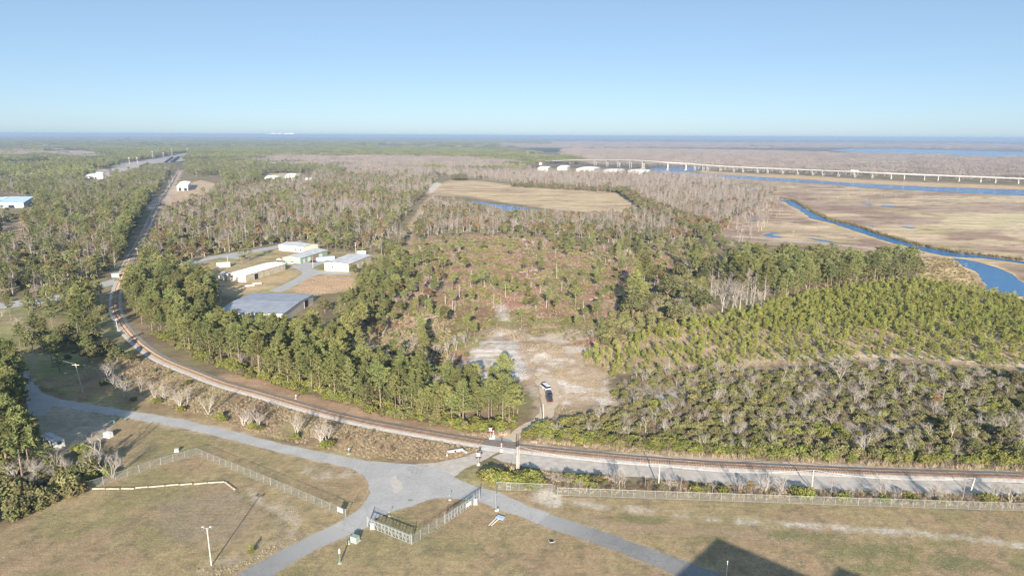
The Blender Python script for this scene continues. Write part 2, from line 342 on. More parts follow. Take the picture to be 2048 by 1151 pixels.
GUL = [(470, 975), (482, 980), (500, 998), (525, 1012), (560, 1032), (575, 1050), (572, 1068), (560, 1066), (562, 1052), (548, 1038), (512, 1018), (488, 1002), (468, 984)]
paint(GUL, (.17, .125, .08), .85, 3, 6, 3); paint([(x + 8, y - 3) for x, y in GUL], (.16, .175, .06), .6, 3, 10, 3, mask=sm(n_(2, 37), .4, .6)); paint([(x + 24, y - 3) for x, y in GUL], (.52, .45, .36), .75, 4, 10, 3, mask=sm(n_(2.4, 38), .36, .56)); paint([(380, 1140), (440, 1118), (520, 1090), (590, 1058), (600, 1068), (530, 1104), (460, 1138), (420, 1155)], (.40, .33, .25), .75, 4, 6, 3, mask=sm(n_(1.5, 39), .35, .6))
# lawn details
paint([(445, 978), (480, 985), (560, 1015), (610, 1040), (590, 1050), (540, 1030), (500, 1000), (465, 988)], (.46, .39, .31), .8, 5, 12, 3, mask=sm(n_(3, 31), .35, .55))
paint([(545, 1000), (575, 990), (600, 1030), (590, 1065), (545, 1060)], (.40, .34, .25), .5, 6, 14, 3, mask=sm(n_(2.5, 32), .4, .6))
paint([(310, 1000), (460, 975), (530, 1030), (470, 1090), (330, 1080)], (.30, .235, .175), .65, 10, 24, 8)
paint([(600, 935), (700, 940), (715, 955), (640, 958), (600, 945)], (.50, .44, .37), .7, 6, 14, 4, mask=sm(n_(3, 34), .4, .6))
paint([(1060, 985), (1100, 982), (1120, 990), (1128, 1008), (1115, 1014), (1080, 1006), (1058, 998)], (.62, .56, .48), .95, 4, 8, 3)
paint([(1115, 994), (1200, 1005), (1330, 1018), (1380, 1026), (1500, 1036), (1620, 1045), (1850, 1060), (2100, 1090), (2100, 1102), (1850, 1072), (1620, 1056), (1480, 1046), (1360, 1034), (1250, 1022), (1150, 1010)], (.56, .50, .43), .85, 3, 9, 4, mask=sm(n_(3.5, 35), .32, .6))
paint([(1000, 985), (1060, 990), (1130, 1025), (1300, 1040), (1480, 1050), (1700, 1070), (1700, 1090), (1400, 1075), (1200, 1055), (1090, 1015)], (.36, .26, .175), .7, 6, 12, 6)
for cx, cy_, a, b, s in [(1640, 1075, 60, 12, 1), (1700, 1100, 75, 16, 2), (1790, 1098, 60, 12, 3), (1850, 1120, 80, 16, 4), (1560, 1068, 45, 10, 5), (1930, 1130, 60, 14, 6), (1420, 1078, 40, 9, 7), (1300, 1040, 50, 8, 8), (1760, 1135, 70, 12, 9), (1890, 1085, 50, 9, 10), (1250, 1035, 40, 8, 11)]:
    paint([(cx + a * math.cos(t), cy_ + b * math.sin(t)) for t in np.linspace(0, 6.2, 14)], (.18, .18, .08), .8, 3, 16, 3, 50 + s, mask=sm(n_(1.6, 40 + s), .25, .5))
# the clearing, its bare lot and pale concrete remains
cl = zone(CLEARING, 8, 20, 14, 3)
Cc = np.tile(c3((.30, .172, .115)), (len(GX), 1)); Cc = lerp(Cc, (.36, .265, .175), sm(n_(10, 41), .5, .68)); Cc = lerp(Cc, (.205, .19, .07), sm(n_(17, 42), .48, .58) * .9); Cc = lerp(Cc, (.20, .12, .09), sm(n_(7, 43), .55, .7) * .8)
C = C * (1 - cl[:, None]) + Cc * cl[:, None]
paint(BARELOT, (.355, .27, .185), 1, 14, 44, 9); paint(BARELOT, (.52, .465, .41), .85, 10, 40, 9, mask=sm(n_(6, 44), .52, .64)); paint(BARELOT, (.30, .215, .14), .7, 5, 14, 8, mask=sm(n_(4, 45), .55, .7))
paint(SLAB, (.50, .455, .42), .9, 5, 22, 5, 8, mask=sm(n_(4.5, 48), .30, .48)); paint(SLAB, (.30, .235, .155), .7, 5, 22, 5, 8, mask=sm(fbm(GX / 9, GY / 2.2, 49, 4), .56, .68)); paint([(950, 745), (1052, 735), (1052, 757), (985, 758)], (.48, .44, .41), .9, 3, 8, 4)
paint([(990, 612), (1010, 608), (1020, 640), (1000, 640)], (.5, .45, .4), .7, 3, 10, 5)
paint([(1085, 670), (1150, 655), (1180, 672), (1120, 690)], (.52, .44, .36), .6, 4, 12, 5)
paint(PLANT, (.36, .265, .165), 1, 4, 10, 8); paint(PLANT, (.26, .21, .10), .7, 4, 10, 8, mask=sm(n_(7, 46), .48, .64))
paint(SCRUB, (.21, .165, .10), 1, 10, 30, 8); paint([(1490, 716), (1600, 708), (1800, 707), (1960, 716), (2100, 730), (2100, 738), (1960, 724), (1800, 714), (1600, 716), (1500, 723)], (.50, .42, .33), .9, 3, 5, 6)
paint([(1580, 852), (1700, 846), (1840, 850), (1900, 858), (1880, 868), (1760, 862), (1640, 862)], (.5, .45, .40), .9, 3, 6, 5)
paint([(1500, 800), (1620, 778), (1680, 776), (1640, 795), (1540, 812)], (.45, .40, .34), .7, 3, 6, 5)
# compound behind the pine belt
paint(COMPOUND, (.31, .245, .14), 1, 4, 6, 8); paint(COMPOUND, (.22, .21, .085), .7, 4, 6, 8, mask=sm(n_(14, 47), .46, .62))
paint([(600, 552), (640, 548), (705, 552), (712, 575), (640, 588), (590, 582)], (.43, .285, .18), .95, 4, 8, 8)
paint([(455, 565), (495, 567), (570, 543), (600, 548), (560, 568), (500, 585), (440, 580)], (.40, .29, .17), .8, 4, 6, 6)
paint([(600, 583), (640, 588), (620, 610), (600, 615)], (.35, .27, .17), .8)
# tan field, marsh and creek flats
paint(TANFIELD, (.44, .335, .205), 1, 3, 8, 30); paint(TANFIELD, (.30, .215, .14), .75, 3, 8, 30, mask=sm(fbm(GX / 60, GY / 25, 51, 4), .5, .62))
paint(MARSH, (.34, .25, .18), 1, 4, 14, 30, 6)
mm = zone(MARSH, 4, 14, 30, 6)
C = lerp(C, (.47, .36, .235), mm * sm(fbm(GX / 90, GY / 45, 61, 5), .50, .62)); C = lerp(C, (.25, .165, .12), mm * sm(fbm(GX / 70, GY / 50, 62, 5), .52, .63) * .85)
C = lerp(C, (.36, .30, .15), mm * sm(fbm(GX / 40, GY / 30, 63, 4), .58, .68) * .7); C = lerp(C, (.17, .12, .09), mm * sm(fbm(GX / 14, GY / 10, 64, 4), .64, .72) * .6)
paint([(1840, 515), (1905, 517), (1940, 545), (1965, 580), (1890, 565), (1835, 550)], (.50, .37, .20), .9, 4, 8, 12)
paint([(1900, 430), (2048, 425), (2100, 455), (1960, 455), (1880, 445)], (.48, .40, .24), .8, 4, 10, 30)
paint(BACKMARSH, (.47, .33, .18), .9, 2, 3, 40)
for poly, g in ((CREEK, 5), (POOL, 5)):
    q = [(x + (4 if i < len(poly) // 2 else -3), y + (-2.2 if i < len(poly) // 2 else 2.2)) for i, (x, y) in enumerate(poly)]
    paint(q, (.47, .34, .17), .9, 2, 3, 12)
paint([(1440, 468), (1530, 474), (1640, 484), (1760, 496), (1760, 499), (1640, 488), (1520, 478), (1440, 472)], (.42, .35, .28), .8, 1, 2, 12)
# far left fields, the line's cleared corridor and the yard
for poly, col in (([(0, 444), (48, 440), (55, 470), (40, 492), (0, 490)], (.36, .26, .16)), ([(120, 433), (180, 428), (205, 440), (150, 452)], (.36, .27, .18)), ([(350, 372), (400, 360), (430, 366), (420, 385), (370, 400), (330, 412), (320, 405)], (.42, .31, .21)),
                  ([(300, 420), (285, 410), (330, 385), (345, 355), (360, 340), (366, 340), (352, 368), (345, 390), (322, 415)], (.40, .32, .24)), ([(510, 325), (610, 322), (640, 330), (520, 334)], (.40, .33, .2)), ([(600, 332), (700, 330), (690, 345), (610, 345)], (.34, .28, .15)), ([(530, 348), (600, 345), (600, 360), (530, 362)], (.42, .36, .24)),
                  ([(0, 326), (60, 322), (110, 324), (120, 329), (40, 333), (0, 334)], (.42, .31, .22)), ([(80, 302), (160, 300), (240, 308), (200, 311), (90, 308)], (.46, .40, .30)), ([(185, 340), (215, 338), (222, 352), (200, 358), (182, 352)], (.42, .36, .30)), ([(1050, 311), (1130, 311), (1130, 316), (1050, 316)], (.50, .40, .28))):
    paint(poly, col, .95, 1.5, 3, 20)
paint(RAILYARD, (.40, .36, .33), 1, .8, 1.0, 30)
paint([(852, 372), (875, 364), (884, 368), (872, 378), (862, 388)], (.5, .45, .38), .9, 1, 2, 12)
paint([(800, 470), (812, 455), (850, 400), (866, 386), (872, 390), (850, 420), (826, 460), (830, 490), (815, 490)], (.36, .255, .165), .9, 2, 4, 12)

C = np.clip(C * (1 + (.36 - .30 * lawn) * (1 - farw))[:, None], 0, .72)
gm = bpy.data.materials.new('ground_soil_and_grass'); gm.use_nodes = True; N = gm.node_tree.nodes; L = gm.node_tree.links; b = N['Principled BSDF']
b.inputs['Roughness'].default_value = .95; b.inputs['Specular IOR Level'].default_value = .1
at = N.new('ShaderNodeVertexColor'); at.layer_name = 'tint'; tc = N.new('ShaderNodeTexCoord')
def nz_(scale, det=6, lac=2.2):
    n = N.new('ShaderNodeTexNoise'); n.inputs['Scale'].default_value = scale; n.inputs['Detail'].default_value = det; n.inputs['Roughness'].default_value = .65; L.new(tc.outputs['Object'], n.inputs['Vector']); return n
def rng_(src, a0, a1, b0, b1):
    r = N.new('ShaderNodeMapRange'); r.inputs[1].default_value = a0; r.inputs[2].default_value = a1; r.inputs[3].default_value = b0; r.inputs[4].default_value = b1; L.new(src, r.inputs[0]); return r.outputs[0]
def mul_(a0, b0, op='MULTIPLY'):
    m = N.new('ShaderNodeMath'); m.operation = op
    for i, q in enumerate((a0, b0)):
        if isinstance(q, (int, float)): m.inputs[i].default_value = q
        else: L.new(q, m.inputs[i])
    return m.outputs[0]
def mixc(f, c1, c2):
    m = N.new('ShaderNodeMix'); m.data_type = 'RGBA'; L.new(f, m.inputs[0]); L.new(c1, m.inputs[6])
    if isinstance(c2, tuple): m.inputs[7].default_value = (*c2, 1)
    else: L.new(c2, m.inputs[7])
    return m.outputs[2]
n1, n2, n4 = nz_(3.4, 6), nz_(.28, 5), nz_(.9, 7)
mp = N.new('ShaderNodeMapping'); mp.inputs['Rotation'].default_value = (0, 0, R_(-24)); mp.inputs['Scale'].default_value = (.10, 1.3, 1); L.new(tc.outputs['Object'], mp.inputs['Vector']); mow = N.new('ShaderNodeTexNoise'); mow.inputs['Scale'].default_value = 1.0; mow.inputs['Detail'].default_value = 3; L.new(mp.outputs[0], mow.inputs['Vector'])
tone = mul_(mul_(rng_(n1.outputs[0], .3, .7, .66, 1.34), rng_(n2.outputs[0], .3, .7, .86, 1.14)), rng_(n4.outputs[0], .3, .7, .80, 1.20)); tone = mul_(tone, rng_(mow.outputs[0], .35, .65, .92, 1.08))
mm_ = N.new('ShaderNodeMix'); mm_.data_type = 'RGBA'; mm_.blend_type = 'MULTIPLY'; mm_.inputs[0].default_value = 1; L.new(at.outputs[0], mm_.inputs[6]); L.new(tone, mm_.inputs[7]); col_ = mm_.outputs[2]
mp2 = N.new('ShaderNodeMapping'); mp2.inputs['Scale'].default_value = (.6, 1.2, 1); L.new(tc.outputs['Object'], mp2.inputs['Vector']); n5 = N.new('ShaderNodeTexNoise'); n5.inputs['Scale'].default_value = .05; n5.inputs['Detail'].default_value = 9; n5.inputs['Roughness'].default_value = .72; L.new(mp2.outputs[0], n5.inputs['Vector'])
inv_ = mul_(1.0, at.outputs[1], 'SUBTRACT'); m5 = N.new('ShaderNodeMix'); m5.data_type = 'RGBA'; m5.blend_type = 'MULTIPLY'; L.new(inv_, m5.inputs[0]); L.new(col_, m5.inputs[6]); L.new(rng_(n5.outputs[0], .36, .64, .72, 1.22), m5.inputs[7]); col_ = m5.outputs[2]
sc1 = nz_(1.7, 8); sc2 = nz_(.13, 3); scuff = mul_(mul_(rng_(sc1.outputs[0], .56, .66, 0, .85), rng_(sc2.outputs[0], .5, .62, 0, 1)), at.outputs[1]); col_ = mixc(scuff, col_, (.50, .44, .36))
wd1 = nz_(1.2, 8); wd2 = nz_(.11, 3); weed = mul_(mul_(rng_(wd1.outputs[0], .52, .62, 0, .6), rng_(wd2.outputs[0], .45, .58, 1, 0)), at.outputs[1]); col_ = mixc(weed, col_, (.20, .19, .085))
L.new(col_, b.inputs['Base Color'])
bp = N.new('ShaderNodeBump'); bp.inputs['Strength'].default_value = .7; bp.inputs['Distance'].default_value = .25; n3 = nz_(2.2, 5); L.new(n3.outputs[0], bp.inputs['Height']); L.new(bp.outputs[0], b.inputs['Normal'])
ids = np.arange(len(GX)).reshape(len(ys), nu)
F = np.stack([ids[:-1, :-1].ravel(), ids[:-1, 1:].ravel(), ids[1:, 1:].ravel(), ids[1:, :-1].ravel()], 1)
tag(link('ground', np_mesh('ground', np.stack([GX, GY, np.zeros_like(GX)], 1), F, gm, np.c_[C, np.clip(lawn, 0, 1)])), 'open ground of winter grass, soil and marsh running to the horizon', kind='structure')

# ------------------------------------------------------------------ roads
def asphalt(name, c1, c2, crack):
    m = mat(name, c1, .9, .1, .18, col2=c2, bump=.2, bscale=6); nt = m.node_tree; N = nt.nodes; L = nt.links; b = N['Principled BSDF']; src = b.inputs['Base Color'].links[0].from_socket
    tc = N.new('ShaderNodeTexCoord'); nz = N.new('ShaderNodeTexNoise'); nz.inputs['Scale'].default_value = .35; nz.inputs['Detail'].default_value = 3; L.new(tc.outputs['Object'], nz.inputs['Vector'])
    ad = N.new('ShaderNodeMix'); ad.data_type = 'VECTOR'; ad.inputs[0].default_value = .35; L.new(tc.outputs['Object'], ad.inputs[4]); L.new(nz.outputs['Color'], ad.inputs[5])
    vo = N.new('ShaderNodeTexVoronoi'); vo.feature = 'DISTANCE_TO_EDGE'; vo.inputs['Scale'].default_value = .35; L.new(ad.outputs[1], vo.inputs['Vector'])
    r1 = N.new('ShaderNodeMapRange'); r1.inputs[1].default_value = .0; r1.inputs[2].default_value = .035; r1.inputs[3].default_value = crack; r1.inputs[4].default_value = 1; L.new(vo.outputs['Distance'], r1.inputs[0])
    n2 = N.new('ShaderNodeTexNoise'); n2.inputs['Scale'].default_value = 1.6; n2.inputs['Detail'].default_value = 8; n2.inputs['Roughness'].default_value = .75; L.new(tc.outputs['Object'], n2.inputs['Vector'])
    r2 = N.new('ShaderNodeMapRange'); r2.inputs[1].default_value = .3; r2.inputs[2].default_value = .7; r2.inputs[3].default_value = .8; r2.inputs[4].default_value = 1.18; L.new(n2.outputs[0], r2.inputs[0])
    m1 = N.new('ShaderNodeMath'); m1.operation = 'MULTIPLY'; L.new(r1.outputs[0], m1.inputs[0]); L.new(r2.outputs[0], m1.inputs[1])
    mx = N.new('ShaderNodeMix'); mx.data_type = 'RGBA'; mx.blend_type = 'MULTIPLY'; mx.inputs[0].default_value = 1; L.new(src, mx.inputs[6]); L.new(m1.outputs[0], mx.inputs[7]); L.new(mx.outputs[2], b.inputs['Base Color']); return m
asph_pale = asphalt('asphalt_sunbleached', (.485, .475, .465), (.41, .40, .39), .90)
asph_new = asphalt('asphalt_grey', (.29, .285, .28), (.23, .226, .224), .88)
nt = asph_new.node_tree; N = nt.nodes; L = nt.links; b = N['Principled BSDF']; src = b.inputs['Base Color'].links[0].from_socket   # the newer surfacing wears into the old one near the junction
geo = N.new('ShaderNodeNewGeometry'); vd = N.new('ShaderNodeVectorMath'); vd.operation = 'DISTANCE'; vd.inputs[1].default_value = tuple(G(850, 985)); L.new(geo.outputs['Position'], vd.inputs[0])
r_a = N.new('ShaderNodeMapRange'); r_a.inputs[1].default_value = 20; r_a.inputs[2].default_value = 46; L.new(vd.outputs['Value'], r_a.inputs[0]); mxa = N.new('ShaderNodeMix'); mxa.data_type = 'RGBA'; mxa.inputs[6].default_value = (.45, .44, .43, 1); L.new(r_a.outputs[0], mxa.inputs[0]); L.new(src, mxa.inputs[7]); L.new(mxa.outputs[2], b.inputs['Base Color'])
gravel_m = mat('gravel_road', (.58, .535, .485), .95, .12, .5, bump=.4, col2=(.45, .40, .345))
dirt_m = mat('dirt_track', (.62, .51, .385), .95, .12, .4, bump=.4, col2=(.52, .41, .30))
conc_m = mat('old_concrete', (.66, .61, .57), .9, .2, .35, bump=.2, col2=(.48, .42, .37))
sheet('main_road', MAIN_ROAD, asph_pale, .012, .7, .22, label='pale asphalt road curving past the gates to the junction')
sheet('gate_road', LOWER_ROAD, asph_new, .016, .7, .22, label='dark asphalt road passing the left sliding gate')
sheet('approach_road', RIGHT_ROAD, asph_new, .016, .7, .22, label='dark asphalt road running down to the shadowed corner')
sheet('crossing_road', CROSS_ROAD, gravel_m, .008, 1.0, .2, label='worn gravel road leading up to the level crossing')
sheet('crossing_apron', APRON, asph_new, .012, .8, .1, label='asphalt apron just beyond the level crossing')
sheet('dirt_drive', DIRT_DRIVE, dirt_m, .005, 1.0, .3, label='sandy drive from the level crossing to the parked cars')
sheet('service_path', SERVICE_GRAVEL, gravel_m, .004, 1.2, .3, label='grey gravel path beside the straight railway')
sheet('country_road', FAR_ROAD, asph_pale, .012, 2, .2, label='road crossing the railway near the far bend')
sheet('compound_road', YARD_ROAD, asph_pale, .012, 2, .2, label='narrow road entering the warehouse compound')
sheet('compound_drive', YARD_DRIVE, asph_pale, .016, 2, .2, label='grey drive looping between the warehouses')
conc2_m = mat('weedy_concrete', (.50, .45, .40), .9, .2, .45, bump=.2, col2=(.30, .25, .18))
for p, n in ((SLAB2, 'cracked concrete slab overgrown by scrub'), (SLAB3, 'narrow white concrete strip beside the young pines')):
    sheet('concrete_slab', p, conc2_m if p is SLAB2 else conc_m, .012, .8, .5, label=n)
# cracks of soil and weed between the slab bays
wm = mat('weedy_joint', (.20, .155, .09), .95, .2, 1)
for a, b_ in (((1280, 766), (1310, 808)), ((1318, 764), (1350, 810)), ((1345, 762), (1366, 786)), ((1262, 770), (1290, 806))):
    pa, pb = G(*a)[:2], G(*b_)[:2]; n = 14; pts = np.linspace(pa, pb, n) + (rng.random((n, 2)) - .5) * .9
    V, F = strip(pts, [(-.45, 0), (.4, 0)], .02); tag(link('slab_joint', np_mesh('slab_joint', V, F, wm)), 'weedy crack across a concrete slab', kind='structure')

for p, m_, lab in (([(806, 935), (818, 932), (832, 934), (846, 937), (842, 944), (830, 947), (818, 943)], mat('oil_stain', (.30, .29, .28), .8, .2, 1.5, col2=(.50, .485, .465)), 'dark wet stain where the crossing road meets the junction'), ([(778, 955), (790, 950), (800, 962), (803, 978), (790, 985), (780, 972)], mat('sand_drift', (.60, .53, .46), .95, .1, .8, col2=(.48, .455, .43)), 'pale drift of sand on the junction'), ([(815, 998), (826, 997), (827, 1001), (816, 1002)], mat('road_patch', (.24, .24, .24), .9, .1, 1), 'small dark patch in the junction asphalt')):
    sheet('road_stain', p, m_, .017, .5, .5, label=lab)
# ------------------------------------------------------------------ water
wmat = bpy.data.materials.new('river_water'); wmat.use_nodes = True; N = wmat.node_tree.nodes; L = wmat.node_tree.links; b = N['Principled BSDF']
b.inputs['Base Color'].default_value = (.018, .15, .37, 1); b.inputs['Roughness'].default_value = .12; b.inputs['IOR'].default_value = 1.33; b.inputs['Specular IOR Level'].default_value = .3  # deep-water base made bluer, part of the sky's reflection put into the colour
tc = N.new('ShaderNodeTexCoord'); nn = N.new('ShaderNodeTexNoise'); nn.inputs['Scale'].default_value = .5; nn.inputs['Detail'].default_value = 6; L.new(tc.outputs['Object'], nn.inputs['Vector'])
bp = N.new('ShaderNodeBump'); bp.inputs['Strength'].default_value = 1.0; bp.inputs['Distance'].default_value = .8; L.new(nn.outputs[0], bp.inputs['Height']); L.new(bp.outputs[0], b.inputs['Normal'])
sheet('creek_water', CREEK, wmat, .05, 4, 1.2, label='blue tidal creek winding through the marsh')
sheet('creek_pool_water', POOL, wmat, .05, 3, 1.0, label='wide blue bend of creek beside the young pines')
sheet('river_water', RIVER, wmat, .15, 12, 3, label='blue river in front of the long bridge')
sheet('channel_water', BACK_RIVER, wmat, .2, 15, 3, label='thin blue channel behind the long bridge')
sheet('lake_water', LAKE, wmat, .3, 40, 10, label='broad blue lake beyond the bare swamp forest')
sheet('pond_water', POND, wmat, .06, 4, 1.2, label='small blue pond beside the tan field')
for p in POOLS: sheet('marsh_pool_water', p, wmat, .05, 4, 1.5, label='shallow blue pool in the marsh')

# ------------------------------------------------------------------ railway
ballast_m = mat('pale_ballast', (.52, .495, .465), .95, .15, 1.5, bump=.6, col2=(.38, .35, .32)); rail_m = mat('rusty_rail', (.20, .145, .115), .55, .2, 3, metal=.3, spec=.4)
tie_m = mat('weathered_sleeper', (.40, .29, .215), .9, .2, 2, rand=.22)
V, F = strip(track, [(2.9, 0.0), (1.75, .38), (-1.75, .38), (-2.9, 0.0)]); F = F[:, ::-1]
tag(link('railway_ballast', np_mesh('railway_ballast', V, F, ballast_m)), 'pale stone ballast bed under the single railway track', kind='structure')
V, F = strip(track, [(1.55, .384), (-1.55, .384)]); tag(link('stained_ballast', np_mesh('stained_ballast', V, F[:, ::-1], mat('rust_stained_ballast', (.40, .275, .195), .95, .15, 2, bump=.5, col2=(.30, .21, .155)))), 'rust brown ballast between the rails', kind='structure')
rw = thing('railway_track', 'single rusty railway track curving from the far line to the crossing', None); tag(rw, kind='structure')
for sgn in (-1, 1):
    V, F = strip(track, [(sgn * .78 + .07, .51), (sgn * .78 + .04, .63), (sgn * .78 - .04, .63), (sgn * .78 - .07, .51)]); link('rail', np_mesh('rail', V, F[:, ::-1], rail_m), rw)
tie_me = MB().box((0, 0, 0), (2.7, .27, .18)).mesh('sleeper', tie_m)
tpath = catmull(track[::4], .66); td = np.gradient(tpath, axis=0); tdist = np.hypot(tpath[:, 0], tpath[:, 1])
order = np.argsort(tdist + np.where(np.abs(PX(np.c_[tpath, np.zeros(len(tpath))])[0] - 1024) > 1040, 1e4, 0)); near = set(order[:300].tolist()); rest = MB()
apron_c = G(1000, 889)[:2]
for i, p in enumerate(tpath):
    a = math.atan2(td[i, 1], td[i, 0]) + math.pi / 2
    if i in near: link('sleeper', tie_me, rw, (p[0], p[1], .43), a + random.uniform(-.015, .015))
    elif tdist[i] < 700: rest.box((p[0], p[1], .43), (2.7, .27, .18), a)
tag(rest.build('sleepers', tie_m, rw), kind='stuff')
# plank panels where the road crosses the rails
pm = mat('crossing_plank', (.25, .20, .16), .9, .2, 1.5)
ci = int(np.argmin(np.hypot(*(track - G(998, 891)[:2]).T))); cseg = track[ci - 5:ci + 6]
for off, wd in ((0, 1.3), (1.25, .7), (-1.25, .7)):
    V, F = strip(cseg, [(off - wd / 2, .645), (off + wd / 2, .645)]); link('crossing_panel', np_mesh('crossing_panel', V, F, pm), rw)
V, F = strip(cseg, [(3.6, .03), (1.62, .62), (-1.62, .62), (-3.6, .03)]); tag(link('crossing_ramp', np_mesh('crossing_ramp', V, F[:, ::-1], asph_pale)), 'asphalt ramp carrying the road over the rails', kind='structure')

# ================================================================== BUILT THINGS
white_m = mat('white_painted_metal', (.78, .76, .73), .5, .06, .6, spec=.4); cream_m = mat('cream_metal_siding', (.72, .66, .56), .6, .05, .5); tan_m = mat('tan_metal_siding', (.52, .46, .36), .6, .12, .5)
green_m = mat('sage_green_siding', (.30, .42, .33), .6, .08, .5); groof_m = mat('galvanised_roof', (.52, .53, .55), .5, .1, .3, spec=.4); wroof_m = mat('white_metal_roof', (.85, .84, .82), .45, .05, .3, spec=.4)
broof_m = mat('slate_blue_roof', (.36, .38, .43), .5, .1, .3, spec=.4); dark_m = mat('dark_opening', (.03, .035, .045), .6, .2, 1); skyroof_m = mat('pale_blue_roof', (.42, .56, .70), .5, .08, .3, spec=.4)
glass_m = mat('window_glass', (.05, .07, .09), .1, .2, 1, spec=.6); brick_m = mat('red_brown_cladding', (.42, .24, .16), .8, .15, .8); galv_m = mat('galvanised_steel', (.38, .405, .41), .45, .08, 2, metal=.25, spec=.5)
wood_m = mat('weathered_pole_wood', (.60, .545, .475), .9, .2, 3); dwood_m = mat('dark_creosote_wood', (.22, .17, .13), .9, .2, 3); black_m = mat('black_paint', (.03, .03, .035), .4, .1, 2, spec=.4)
red_m = mat('red_paint', (.55, .05, .04), .5, .08, 2); ugreen_m = mat('utility_green', (.10, .24, .17), .5, .08, 2); blue_m = mat('light_blue_board', (.45, .64, .84), .5, .08, 1); rubber_m = mat('tyre_rubber', (.02, .02, .02), .8, .1, 3)
concw_m = mat('white_concrete', (.50, .485, .46), .85, .08, .2); rust_m = mat('rust_orange', (.45, .21, .10), .8, .2, 2); log_m = mat('pale_timber', (.52, .45, .36), .9, .15, 2)

